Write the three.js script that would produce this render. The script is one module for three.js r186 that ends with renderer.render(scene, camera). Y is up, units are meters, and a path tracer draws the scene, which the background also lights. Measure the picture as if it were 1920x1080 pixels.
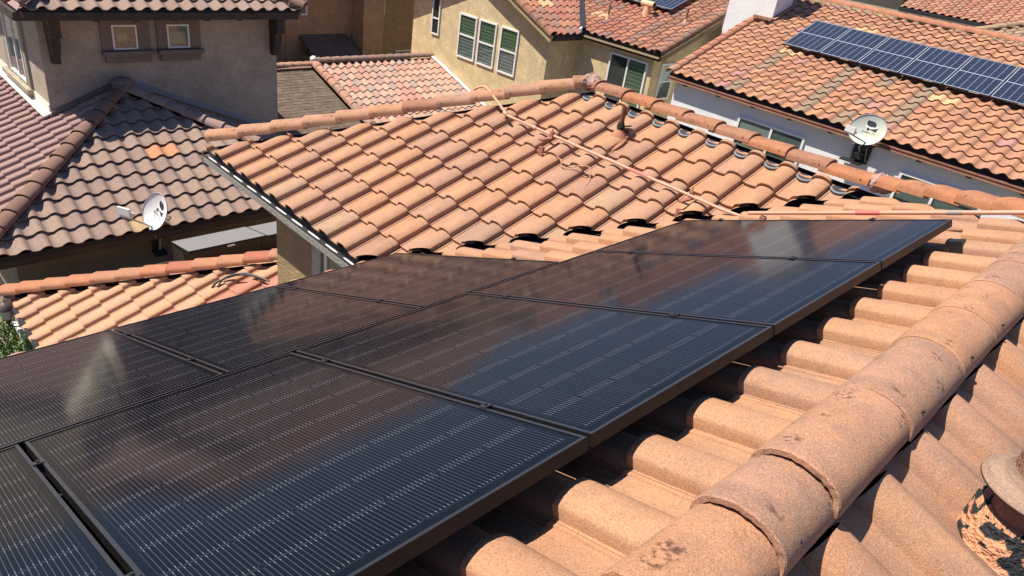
import * as THREE from 'three';
import { mergeGeometries, toCreasedNormals } from 'three/addons/utils/BufferGeometryUtils.js';
import { FontLoader } from 'three/addons/loaders/FontLoader.js';

// ---------------------------------------------------------------- camera, sky, sun, exposure
const scene = new THREE.Scene();
const camera = new THREE.PerspectiveCamera(43.87, 16 / 9, 0.05, 600);
camera.position.set(0, 8.5, 0);
camera.up.set(0.24995, 0.86603, -0.43304);
camera.lookAt(0.65188, 8.5 - 0.4812, -0.58609);
scene.add(camera);
const SUN = new THREE.Vector3(-0.43, 1, -0.38).normalize();
{ // clear noon sky: deep blue overhead, paler towards the horizon, brighter round the sun
  const W = 512, H = 256, d = new Float32Array(W * H * 4);
  for (let y = 0; y < H; y++) for (let x = 0; x < W; x++) {
    const el = ((y + .5) / H - .5) * Math.PI, az = ((x + .5) / W - .5) * 2 * Math.PI, c = Math.cos(el), v = new THREE.Vector3(Math.cos(az) * c, Math.sin(el), Math.sin(az) * c);
    const h = Math.max(0, v.y), k = Math.pow(1 - h, 3.2), g = Math.max(0, v.dot(SUN)), glow = .10 * Math.pow(g, 6) + .35 * Math.pow(g, 60);
    const zen = [.055, .118, .275], hor = [.125, .205, .335], i = (y * W + x) * 4;
    for (let q = 0; q < 3; q++) d[i + q] = zen[q] + (hor[q] - zen[q]) * k + glow * [1, .95, .86][q];
    d[i + 3] = 1;
  }
  const t = new THREE.DataTexture(d, W, H, THREE.RGBAFormat, THREE.FloatType); t.mapping = THREE.EquirectangularReflectionMapping; t.magFilter = THREE.LinearFilter; t.needsUpdate = true;
  scene.background = t; scene.environment = t; scene.environmentIntensity = 1;
}
const sun = new THREE.DirectionalLight(0xfff3e2, 4.9);
sun.position.copy(SUN).multiplyScalar(80).add(new THREE.Vector3(8, 5, -8));
sun.target.position.set(8, 5, -8);
sun.castShadow = true;
sun.shadow.mapSize.set(4096, 4096);
Object.assign(sun.shadow.camera, { left: -32, right: 32, top: 32, bottom: -32, near: 1, far: 160 });
sun.shadow.radius = 1;
scene.add(sun, sun.target);
const renderer = new THREE.WebGLRenderer({ antialias: true });
renderer.setSize(1024, 576);
renderer.toneMapping = THREE.LinearToneMapping;
renderer.toneMappingExposure = 1.64;
renderer.shadowMap.enabled = true;

// ---------------------------------------------------------------- helpers
let seed = 12345;
const rnd = () => { seed = (seed * 1664525 + 1013904223) >>> 0; return seed / 4294967296; };
const rr = (a, b) => a + (b - a) * rnd();
const V = (x, y, z) => new THREE.Vector3(x, y, z);
const S = 5 / 12;
const used = {};
function numbered(n) { used[n] = (used[n] || 0) + 1; return used[n] === 1 ? n : n + '_' + String(used[n] - 1).padStart(3, '0'); }
function thing(name, label, category, pos = [0, 0, 0], group) {
  const o = new THREE.Group(); o.name = numbered(name); o.position.set(...pos); o.userData = { label, category };
  if (group) o.userData.group = group;
  scene.add(o); return o;
}
function part(parent, name, geo, mat, label) {
  const m = new THREE.Mesh(Array.isArray(geo) ? merge(geo) : geo, mat); m.name = name; m.castShadow = m.receiveShadow = true;
  if (label) m.userData.label = label;
  parent.add(m); return m;
}
function merge(list) {
  return list.length === 1 ? list[0] : mergeGeometries(list.map(g => {
    const q = g.index ? g.toNonIndexed() : g.clone();
    for (const k of Object.keys(q.attributes)) if (!['position', 'normal', 'uv'].includes(k)) q.deleteAttribute(k);
    return q;
  }));
}
// axis-aligned box with uv in metres, small chamfer-free
function bx(x0, x1, y0, y1, z0, z1) {
  const a = [Math.min(x0, x1), Math.min(y0, y1), Math.min(z0, z1)], b = [Math.max(x0, x1), Math.max(y0, y1), Math.max(z0, z1)];
  const g = new THREE.BoxGeometry(b[0] - a[0], b[1] - a[1], b[2] - a[2]);
  g.translate((a[0] + b[0]) / 2, (a[1] + b[1]) / 2, (a[2] + b[2]) / 2);
  return boxUV(g);
}
function boxUV(g) {
  const p = g.attributes.position, n = g.attributes.normal, uv = new Float32Array(p.count * 2);
  for (let i = 0; i < p.count; i++) {
    const ax = Math.abs(n.getX(i)), ay = Math.abs(n.getY(i)), az = Math.abs(n.getZ(i));
    const [u, v] = ax >= ay && ax >= az ? [p.getZ(i), p.getY(i)] : ay >= az ? [p.getX(i), p.getZ(i)] : [p.getX(i), p.getY(i)];
    uv[2 * i] = u; uv[2 * i + 1] = v;
  }
  g.setAttribute('uv', new THREE.BufferAttribute(uv, 2)); return g;
}
function tube(points, r, seg = 8, n = 24, tension = 0.5) {
  const c = points.length === 2 ? new THREE.LineCurve3(points[0], points[1]) : new THREE.CatmullRomCurve3(points, false, 'catmullrom', tension);
  return new THREE.TubeGeometry(c, points.length === 2 ? 1 : n, r, seg, false);
}
function bar(a, b, w, h, up = V(0, 1, 0)) {           // a straight bar of section w x h from a to b
  const d = b.clone().sub(a), L = d.length(); d.normalize();
  const r = d.clone().cross(up).normalize(), u = r.clone().cross(d);
  const g = new THREE.BoxGeometry(w, h, L); g.applyMatrix4(new THREE.Matrix4().makeBasis(r, u, d.clone().negate()).setPosition(a.clone().add(b).multiplyScalar(0.5)));
  return boxUV(g);
}
function cyl(a, b, r0, r1 = r0, seg = 14, open = false) {
  const d = b.clone().sub(a), L = d.length(), g = new THREE.CylinderGeometry(r1, r0, L, seg, 1, open);
  g.applyQuaternion(new THREE.Quaternion().setFromUnitVectors(V(0, 1, 0), d.normalize())); g.translate((a.x + b.x) / 2, (a.y + b.y) / 2, (a.z + b.z) / 2); return g;
}
// prism: polygon (array of [a,b]) extruded along an axis between c0 and c1; axis 'x': (a,b) = (z,y); 'z': (a,b) = (x,y)
function prism(axis, poly, c0, c1) {
  const sh = new THREE.Shape(poly.map(p => new THREE.Vector2(p[0], p[1])));
  const g = new THREE.ExtrudeGeometry(sh, { depth: Math.abs(c1 - c0), bevelEnabled: false });
  if (axis === 'x') g.applyMatrix4(new THREE.Matrix4().makeBasis(V(0, 0, 1), V(0, 1, 0), V(1, 0, 0)).setPosition(Math.min(c0, c1), 0, 0));
  else g.translate(0, 0, Math.min(c0, c1));
  if (axis === 'x') { // basis is left-handed: flip triangles
    const p = g.attributes.position; for (let i = 0; i < p.count; i += 3) { for (const at of [g.attributes.position, g.attributes.normal, g.attributes.uv]) { const t = []; for (let k = 0; k < at.itemSize; k++) { t[k] = at.array[(i + 1) * at.itemSize + k]; at.array[(i + 1) * at.itemSize + k] = at.array[(i + 2) * at.itemSize + k]; at.array[(i + 2) * at.itemSize + k] = t[k]; } } }
    g.computeVertexNormals();
  }
  return boxUV(g);
}

// ---------------------------------------------------------------- procedural textures
function noiseGrid(n, cells, r) {            // tileable value noise, n x n, values 0..1
  const g = new Float32Array(cells * cells); for (let i = 0; i < g.length; i++) g[i] = r();
  const out = new Float32Array(n * n);
  for (let y = 0; y < n; y++) { const fy = y / n * cells, y0 = Math.floor(fy), ty = fy - y0, sy = ty * ty * (3 - 2 * ty), ya = y0 % cells, yb = (y0 + 1) % cells;
    for (let x = 0; x < n; x++) { const fx = x / n * cells, x0 = Math.floor(fx), tx = fx - x0, sx = tx * tx * (3 - 2 * tx), xa = x0 % cells, xb = (x0 + 1) % cells;
      const a = g[ya * cells + xa], b = g[ya * cells + xb], c = g[yb * cells + xa], d = g[yb * cells + xb];
      out[y * n + x] = (a + (b - a) * sx) * (1 - sy) + (c + (d - c) * sx) * sy; } }
  return out;
}
function lcg(s) { return () => { s = (s * 1664525 + 1013904223) >>> 0; return s / 4294967296; }; }
function dataTex(n, fill, srgb, rep = 1, m = n) {
  const d = new Uint8Array(n * m * 4);
  for (let i = 0; i < n * m; i++) { const c = fill(i, i % n, Math.floor(i / n)); d[4 * i] = c[0]; d[4 * i + 1] = c[1]; d[4 * i + 2] = c[2]; d[4 * i + 3] = 255; }
  const t = new THREE.DataTexture(d, n, m); t.wrapS = t.wrapT = THREE.RepeatWrapping; t.magFilter = THREE.LinearFilter; t.minFilter = THREE.LinearMipmapLinearFilter; t.generateMipmaps = true;
  if (srgb) t.colorSpace = THREE.SRGBColorSpace; t.repeat.set(rep, rep); t.needsUpdate = true; return t;
}
const cl = v => Math.max(0, Math.min(255, v));
// concrete roof tile: sandy grain, pale and dark grains, soft weathering patches; multiplies the tile colour. 1 m per repeat
function tileTexture(s, patch, grain, stains = 1, n = 1024) {
  const r = lcg(s), f = noiseGrid(n, 400, r), m = noiseGrid(n, 60, r), c = noiseGrid(n, 9, r), c2 = noiseGrid(n, 21, r), st = noiseGrid(n, 14, r), st2 = noiseGrid(n, 110, r);
  return dataTex(n, i => {
    let v = 220 + (f[i] - 0.5) * grain + (r() - .5) * grain * .7 + (m[i] - 0.5) * grain * 0.16 + ((c[i] + c2[i] * 0.6) / 1.6 - 0.5) * patch;
    let w = 0; const q = r();
    if (q > 0.975) w = 34; else if (q < 0.03) w = -40;
    const stain = Math.max(0, st[i] - 0.74) * Math.max(0, st2[i] - 0.48) * 900 * stains;      // dark lichen flecks
    v += w - stain;
    const g = (c2[i] - 0.5) * 10;                                                    // greyer and redder patches
    return [cl(v + 8 + g), cl(v), cl(v - 4 - g)];
  }, true);
}
const T = {
  tileA: tileTexture(11, 20, 56, .12), cap: tileTexture(12, 36, 64, 1.3), tileFar: tileTexture(77, 40, 26, .3, 512),
};
const grainBump = (() => { const r = lcg(5), a = noiseGrid(1024, 420, r), b = noiseGrid(1024, 90, r), c = noiseGrid(1024, 25, r); return dataTex(1024, i => { const v = cl(70 + a[i] * 150 + b[i] * 30); return [v, v, v]; }); })();
const stuccoBump = (() => { const r = lcg(9), a = noiseGrid(512, 170, r), b = noiseGrid(512, 64, r), c = noiseGrid(512, 17, r); return dataTex(512, i => { const v = cl(a[i] * 90 + b[i] * 100 + c[i] * 60); return [v, v, v]; }); })();
const stuccoMap = (() => { const r = lcg(19), a = noiseGrid(512, 150, r), b = noiseGrid(512, 7, r), c = noiseGrid(512, 29, r); return dataTex(512, i => { const v = 214 + (a[i] - .5) * 30 + (b[i] - .5) * 20 + (c[i] - .5) * 16; return [cl(v), cl(v - 1), cl(v - 4)]; }, true, 0.5); })();
const plainMap = (() => { const r = lcg(59), a = noiseGrid(512, 150, r), b = noiseGrid(512, 9, r); return dataTex(512, i => { const v = 238 + (a[i] - .5) * 20 + (b[i] - .5) * 10; return [cl(v), cl(v), cl(v)]; }, true, 0.5); })();
const swirlMap = (() => { const r = lcg(29), a = noiseGrid(512, 40, r), b = noiseGrid(512, 11, r), c = noiseGrid(512, 120, r); return dataTex(512, i => { const v = 218 + (Math.abs(a[i] - .5) * 2 - .5) * 24 + (b[i] - .5) * 22 + (c[i] - .5) * 24; return [cl(v), cl(v - 2), cl(v - 10)]; }, true, 0.5); })();
const woodMap = (() => { const r = lcg(39), a = noiseGrid(256, 60, r), b = noiseGrid(256, 8, r); return dataTex(256, (i, x, y) => { const k = y * 256 + ((x >> 3) % 256); const v = 200 + (a[k] - .5) * 60 + (b[i] - .5) * 40; return [cl(v), cl(v), cl(v)]; }, true); })();
for (const t of [stuccoBump]) t.repeat.set(1, 1);

const lin = (r, g, b) => new THREE.Color().setRGB(r, g, b);
function std(color, o = {}) { return new THREE.MeshStandardMaterial({ color, roughness: 0.85, side: THREE.DoubleSide, ...o }); }
function capMat(r, g, b) { return std(lin(r, g, b), { map: T.cap, roughness: .9, bumpMap: grainBump, bumpScale: 0.0014 }); }
function tileMat(r, g, b, far) { return std(lin(r, g, b), far ? { map: T.tileFar, roughness: 0.9, bumpMap: grainBump, bumpScale: 0.001 } : { map: T.tileA, roughness: 0.88, bumpMap: grainBump, bumpScale: 0.0011 }); }
function stucco(r, g, b, bump = 0.006, map = stuccoMap) { return std(lin(r, g, b), { map, bumpMap: stuccoBump, bumpScale: bump, roughness: 0.95 }); }
const M = {
  felt: std(lin(.012, .012, .015), { roughness: 0.95 }),
  closure: std(lin(.02, .021, .026), { roughness: 0.9 }),
  blueClosure: std(lin(.022, .026, .036), { roughness: 0.6 }),
  closureRim: std(lin(.17, .19, .22), { roughness: .7 }),
  whiteTrim: std(lin(.78, .78, .76), { roughness: .6 }),
  brownTrim: std(lin(.075, .052, .04), { map: woodMap, roughness: .75 }),
  tanTrim: stucco(.40, .33, .22, .003),
  greyTrim: stucco(.34, .335, .32, .010),
  flash: std(lin(.55, .55, .53), { roughness: .45, metalness: .5 }),
  darkMetal: std(lin(.035, .035, .037), { roughness: .45, metalness: .4 }),
  black: std(lin(.012, .012, .013), { roughness: .5 }),
  mortar: std(lin(.60, .40, .35), { map: stuccoMap, bumpMap: stuccoBump, bumpScale: .02, roughness: 1 }),
  frameWhite: std(lin(.72, .72, .71), { roughness: .45 }),
  glass: new THREE.MeshPhysicalMaterial({ color: lin(.9, .95, .93), transmission: 1, thickness: 0, roughness: .03, ior: 1.5, side: THREE.DoubleSide }),
  inside: std(lin(.03, .035, .035), { roughness: .9 }),
  greenBlind: std(lin(.135, .19, .11), { roughness: .7 }),
  greyBlind: std(lin(.22, .24, .25), { roughness: .7 }),
};

// ---------------------------------------------------------------- clipping
function clipGeo(geo, planes) {               // planes [a,b,c]: keep a*x + b*z' + c >= 0 in local (u = x, v = y of the tile layout)
  const g = geo.index ? geo.toNonIndexed() : geo, P = g.attributes.position.array, N = g.attributes.normal.array, U = g.attributes.uv.array;
  let tris = []; for (let i = 0; i < P.length / 9; i++) { const t = []; for (let k = 0; k < 3; k++) { const j = i * 3 + k; t.push([P[3 * j], P[3 * j + 1], P[3 * j + 2], N[3 * j], N[3 * j + 1], N[3 * j + 2], U[2 * j], U[2 * j + 1]]); } tris.push(t); }
  for (const [a, b, c] of planes) {
    const out = [];
    for (const t of tris) {
      const poly = [];
      for (let k = 0; k < 3; k++) { const p = t[k], q = t[(k + 1) % 3], dp = a * p[0] + b * p[1] + c, dq = a * q[0] + b * q[1] + c;
        if (dp >= 0) poly.push(p); if ((dp >= 0) !== (dq >= 0)) { const s = dp / (dp - dq); poly.push(p.map((x, m) => x + (q[m] - x) * s)); } }
      for (let k = 1; k + 1 < poly.length; k++) out.push([poly[0], poly[k], poly[k + 1]]);
    }
    tris = out;
  }
  if (!tris.length) return null;
  const f = tris.flat(), r = new THREE.BufferGeometry();
  r.setAttribute('position', new THREE.Float32BufferAttribute(f.flatMap(v => v.slice(0, 3)), 3));
  r.setAttribute('normal', new THREE.Float32BufferAttribute(f.flatMap(v => v.slice(3, 6)), 3));
  r.setAttribute('uv', new THREE.Float32BufferAttribute(f.flatMap(v => v.slice(6, 8)), 2));
  return r;
}

// ---------------------------------------------------------------- roof tiles
// local frame of a roof face: u to the right looking upslope, v upslope, h out of the roof; h = 0 is the deck, crests reach about 0.10
const PROFILE = [[0, .010], [.042, .010], [.052, .003], [.13, .002], [.25, .003], [.36, .007], [.425, .012], [.448, .034], [.49, .053], [.56, .068], [.64, .076], [.73, .079], [.81, .076], [.88, .069], [.935, .059], [.962, .050], [.967, .010], [1.0, .010]];
const PROFILE_FAR = [[0, .024], [.10, .008], [.26, .006], [.40, .022], [.50, .058], [.62, .078], [.74, .081], [.86, .070], [.95, .046], [1.0, .012]];
const PROFILE_S = [[0, .030], [.10, .012], [.24, .004], [.38, .012], [.48, .036], [.58, .064], [.70, .079], [.80, .079], [.90, .064], [1.0, .034]];
function tileGeo(w, L, prof, o = {}) {
  const lift = o.lift ?? .042, th = o.th ?? .021, bev = o.bev ?? .004, du = o.du ?? 0, dv = o.dv ?? 0, jag = o.jag ?? 0;
  const pos = [], uv = [], idx = [], n = prof.length, rows = [0, bev, L], arc = [0]; for (let i = 1; i < n; i++) arc.push(arc[i - 1] + Math.hypot((prof[i][0] - prof[i - 1][0]) * w, prof[i][1] - prof[i - 1][1]));
  rows.forEach((v, k) => prof.forEach(([a, h], i) => {
    const y = v + (k === 0 ? rr(-jag, jag) : 0);
    pos.push(a * w, y, h + lift * (1 - v / L) - (k === 0 ? bev * .7 : 0)); uv.push(arc[i] + du, v + dv);
  }));
  for (let k = 0; k < rows.length - 1; k++) for (let i = 0; i < n - 1; i++) { const a = k * n + i, b = a + 1, c = a + n, d = c + 1; idx.push(a, b, d, a, d, c); }
  let top = new THREE.BufferGeometry(); top.setAttribute('position', new THREE.Float32BufferAttribute(pos, 3)); top.setAttribute('uv', new THREE.Float32BufferAttribute(uv, 2)); top.setIndex(idx); top.computeVertexNormals(); if (prof === PROFILE) top = toCreasedNormals(top, .75);
  const fp = [], fu = [], fi = [];
  prof.forEach(([a, h], i) => { const x = pos[i * 3], y = pos[i * 3 + 1], z = pos[i * 3 + 2]; fp.push(x, y, z, x, y + .001, z - th); fu.push(arc[i] + du, dv, arc[i] + du, dv - th); });
  for (let i = 0; i < n - 1; i++) fi.push(2 * i, 2 * i + 1, 2 * i + 3, 2 * i, 2 * i + 3, 2 * i + 2);
  const fr = new THREE.BufferGeometry(); fr.setAttribute('position', new THREE.Float32BufferAttribute(fp, 3)); fr.setAttribute('uv', new THREE.Float32BufferAttribute(fu, 2)); fr.setIndex(fi); fr.computeVertexNormals();
  return merge([top, fr]);
}
function tileSet(w, e, prof, n, o = {}) { const s = []; for (let i = 0; i < n; i++) s.push(tileGeo(w, e + .075, prof, { ...o, du: rnd(), dv: rnd() })); return s; }
class Face {
  constructor(O, R, s) {                      // O: point on the crest plane at the eave, R: right vector, s: pitch (rise over run)
    this.R = R.clone().normalize(); const up = V(0, 1, 0), back = up.clone().cross(this.R).negate();   // horizontal upslope direction = R x ... below
    this.H = this.R.clone().cross(up).negate(); // horizontal upslope
    if (s === undefined) s = S; const c = Math.hypot(1, s);
    this.U = this.H.clone().multiplyScalar(1 / c).addScaledVector(up, s / c);
    this.N = this.R.clone().cross(this.U); this.O = O.clone().addScaledVector(this.N, -0.10); this.s = s;
    this.m = new THREE.Matrix4().makeBasis(this.R, this.U, this.N).setPosition(this.O);
  }
  loc(P) { const d = P.clone().sub(this.O); return [d.dot(this.R), d.dot(this.U)]; }
  world(u, v, h = 0) { return this.O.clone().addScaledVector(this.R, u).addScaledVector(this.U, v).addScaledVector(this.N, h); }
  // half-plane through world points A and B, keeping the side of world point C, moved inward by d
  side(A, B, C, d = 0) { const a = this.loc(A), b = this.loc(B), c = this.loc(C); let n = [-(b[1] - a[1]), b[0] - a[0]]; const l = Math.hypot(...n); n = [n[0] / l, n[1] / l]; let k = -(n[0] * a[0] + n[1] * a[1]); if (n[0] * c[0] + n[1] * c[1] + k < 0) { n = [-n[0], -n[1]]; k = -k; } return [n[0], n[1], k - d]; }
}
// R for faces: looking upslope, right. -X-facing roof: R=+Z. +Z-facing: R=+X. -Z-facing: R=-X. +X-facing: R=-Z
function deck(parent, face, pts, mat = M.felt, th = .10, name = 'roof_slope') {
  const sh = new THREE.Shape(pts.map(P => { const [u, v] = face.loc(P); return new THREE.Vector2(u, v); }));
  const g = new THREE.ExtrudeGeometry(sh, { depth: th, bevelEnabled: false }); g.translate(0, 0, -th - .004); boxUV(g);
  const m = part(parent, name, g, mat); m.matrixAutoUpdate = true; m.position.setFromMatrixPosition(face.m); m.quaternion.setFromRotationMatrix(face.m); return m;
}
// lays tiles on a deck mesh (children of it, in its local frame)
function layTiles(dk, face, o) {
  const { w, e, set, mats, clips, u0, u1, v0 = 0, v1, first, rot = .004, skip, most = 1e9, pick, name = 'roof_tile' } = o;
  const L = e + .075, list = [];
  const rows = []; let v = v0; rows.push(v); v += first ?? e; while (v < v1) { rows.push(v); v += e; }
  rows.forEach((vv, j) => { for (let i = 0; i * w < u1 - u0; i++) list.push([u0 + i * w, vv, i, j]); });
  const made = [];
  for (const [u, vv, i, j] of list) {
    const P = face.world(u + w / 2, vv + e / 2);
    if (skip && skip(P, i, j)) continue;
    const corners = [[u, vv], [u + w, vv], [u, vv + L], [u + w, vv + L]]; let inside = true, outside = false;
    for (const [a, b, c] of clips) { const d = corners.map(q => a * q[0] + b * q[1] + c); if (d.every(x => x < 0)) outside = true; if (d.some(x => x < 0)) inside = false; }
    if (outside) continue;
    made.push({ u, vv, i, j, P, inside });
  }
  const cam = camera.position; made.forEach(t => t.d = t.P.distanceTo(cam)); const order = made.slice().sort((a, b) => a.d - b.d);
  const single = new Set(order.slice(0, most)), rest = new Map();
  for (const t of made) {
    const g0 = set[Math.floor(rnd() * set.length)], mat = pick ? (pick(t.i, t.j, t.P) || mats[Math.floor(rnd() * mats.length)]) : mats[Math.floor(rnd() * mats.length)];
    const mx = new THREE.Matrix4().makeRotationZ(rr(-rot, rot)).setPosition(t.u + rr(-.002, .002), t.vv + rr(-.004, .004), rr(0, .003));
    let g = g0;
    if (!t.inside) { g = clipGeo(g0.clone().applyMatrix4(mx), clips); if (!g) continue; }
    if (single.has(t)) {
      const m = part(dk, name, g, mat); if (t.inside) { mx.decompose(m.position, m.quaternion, m.scale); }
    } else { const q = t.inside ? g0.clone().applyMatrix4(mx) : g; if (!rest.has(mat)) rest.set(mat, []); rest.get(mat).push(q); }
  }
  for (const [mat, gs] of rest) { const m = part(dk, 'roof_tiles', gs, mat); m.userData.kind = 'stuff'; }
}
// barrel cap: half barrel along local -z (from low end z=0 to z=-L), base at y=0
function capGeo(W, Hc, L, o = {}) {
  const seg = o.seg ?? 14, th = .018, lift = o.lift ?? .018, tp = o.taper ?? .93, du = rnd(), dv = rnd(), pw = o.pw ?? .85;
  const ring = (k, z, y0, sh) => { const a = []; for (let i = 0; i <= seg; i++) { const t = Math.PI * i / seg; a.push([-Math.cos(t) * (W / 2 * k - sh), Math.pow(Math.sin(t), pw) * (Hc * k - sh) + y0, z]); } return a; };
  const pos = [], uv = [], idx = []; const strip = (A, B) => { const b0 = pos.length / 3; A.forEach((p, i) => { pos.push(...p); uv.push(i / seg * W * 1.3 + du, p[2] + dv); }); B.forEach((p, i) => { pos.push(...p); uv.push(i / seg * W * 1.3 + du, p[2] + dv + (B[0][2] === A[0][2] ? .02 : 0)); }); const n = seg + 1; for (let i = 0; i < seg; i++) idx.push(b0 + i, b0 + i + 1, b0 + n + i + 1, b0 + i, b0 + n + i + 1, b0 + n + i); };
  const j = o.jag ?? .002, A = ring(1, 0, lift, .003).map(p => [p[0], p[1], p[2] + rr(-j, j)]), B = ring(1, -.006, lift, 0), C = ring(tp, -L, 0, 0), D = A.map((p, i) => { const q = ring(1, 0, lift, th)[i]; return [q[0], q[1], p[2]]; }), E = ring(tp, -L * .6, lift * .4, th);
  strip(A, B); strip(B, C); strip(D, A); strip(E, D);
  const g = new THREE.BufferGeometry(); g.setAttribute('position', new THREE.Float32BufferAttribute(pos, 3)); g.setAttribute('uv', new THREE.Float32BufferAttribute(uv, 2)); g.setIndex(idx); g.computeVertexNormals(); return g;
}
function caps(parent, A, B, o) {               // A low end ... B; positions of the low ends along it either even or given in o.at (metres from A)
  const d = B.clone().sub(A), len = d.length(); d.normalize(); const r = d.clone().cross(V(0, 1, 0)).normalize(), u = r.clone().cross(d);
  const at = o.at || Array.from({ length: Math.ceil(len / o.e - .15) }, (_, i) => i * o.e);
  const gs = o.geos || (o.at ? null : [0, 1, 2, 3].map(() => capGeo(o.W, o.H, o.e + .06, o)));
  at.forEach((s, k) => {
    const next = k + 1 < at.length ? at[k + 1] : len, L = Math.min(next - s, len - s) + .05, oo = o.flush && k >= o.flush ? { ...o, lift: .006, taper: .985, jag: .001 } : o;
    const g = gs && (next - s > o.e * .98 || k + 1 < at.length) && s + o.e <= len + .02 ? gs[Math.floor(rnd() * gs.length)] : capGeo(o.W, o.H, L, oo);
    const m = part(parent, o.name || 'ridge_cap', g, o.mats[Math.floor(rnd() * o.mats.length)]);
    const p = A.clone().addScaledVector(d, s).addScaledVector(u, o.h ?? 0).addScaledVector(r, rr(-.004, .004));
    m.matrix.makeBasis(r, u, d.clone().negate()).setPosition(p); m.matrix.decompose(m.position, m.quaternion, m.scale);
    m.rotateY(rr(-.012, .012));
    if (o.nail) { const n = part(m, 'nail_hole', o.nail, M.black); n.position.set(...(o.nailAt || [o.W * .38, o.H * .62, -.07])); }
  });
}
const nailGeo = new THREE.SphereGeometry(.006, 8, 6);

// window on a wall facing axis dir: 'x-' (faces -X, plane x = c, spans z), 'z+' (faces +Z, plane z = c, spans x)
function onWall(dir, c, a0, a1, y0, y1, d0, d1) { // box on a wall: a = along, y, d = distance out of the wall
  return dir === 'x-' ? bx(c - d0, c - d1, y0, y1, a0, a1) : bx(a0, a1, y0, y1, c + d0, c + d1);
}
function windowOn(parent, dir, c, a0, a1, y0, y1, o = {}) {
  const f = o.f ?? .045, d = o.depth ?? .05, B = (...q) => onWall(dir, c, ...q);
  const lo = Math.min(a0, a1), hi = Math.max(a0, a1), bars = [B(lo, hi, y1 - f, y1, 0, d), B(lo, hi, y0, y0 + f, 0, d), B(lo, lo + f, y0 + f, y1 - f, 0, d), B(hi - f, hi, y0 + f, y1 - f, 0, d)];
  if (o.mid) bars.push(B(lo + f, hi - f, o.mid - f * .5, o.mid + f * .5, 0, d * .9));
  for (const v of o.mull || []) bars.push(B(v - f * .5, v + f * .5, y0 + f, y1 - f, 0, d * .9));
  const win = part(parent, 'window', [B(lo + f * .5, hi - f * .5, y0 + f * .5, y1 - f * .5, .002, .006)], o.inside || M.inside);
  part(win, 'frame', bars, o.frame || M.frameWhite);
  const xs = [lo + f, ...(o.mull || []).flatMap(v => [v - f * .5, v + f * .5]), hi - f], ys = o.mid ? [y0 + f, o.mid - f * .5, o.mid + f * .5, y1 - f] : [y0 + f, y1 - f];
  for (let i = 0; i < xs.length; i += 2) for (let j = 0; j < ys.length; j += 2) {
    part(win, 'pane', B(xs[i], xs[i + 1], ys[j], ys[j + 1], d * .55, d * .55 + .003), M.glass);
    const bm = o.blind && o.blind(i / 2, j / 2); if (!bm) continue;
    const sl = []; for (let y = ys[j] + .01; y < ys[j + 1] - .012; y += bm.step || .05) { const y2 = Math.min(y + (bm.step || .05) * .80, ys[j + 1]); const g = B(xs[i] + .004, xs[i + 1] - .004, y, y2, .010, .014); sl.push(g); }
    const q = part(win, 'blind', sl, bm.mat); q.userData.kind = 'stuff';
  }
  return win;
}

// ================================================================ the ground
{
  const r = lcg(3), a = noiseGrid(512, 40, r), b = noiseGrid(512, 180, r), t = dataTex(512, i => { const v = 150 + a[i] * 50 + b[i] * 50; return [cl(v), cl(v - 4), cl(v - 12)]; }, true, .5);
  const g = new THREE.PlaneGeometry(900, 900); g.rotateX(-Math.PI / 2); boxUV(g);
  const m = part(scene, 'ground', g, std(lin(.30, .27, .23), { map: t, roughness: .95 })); m.userData.kind = 'structure';
}

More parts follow.
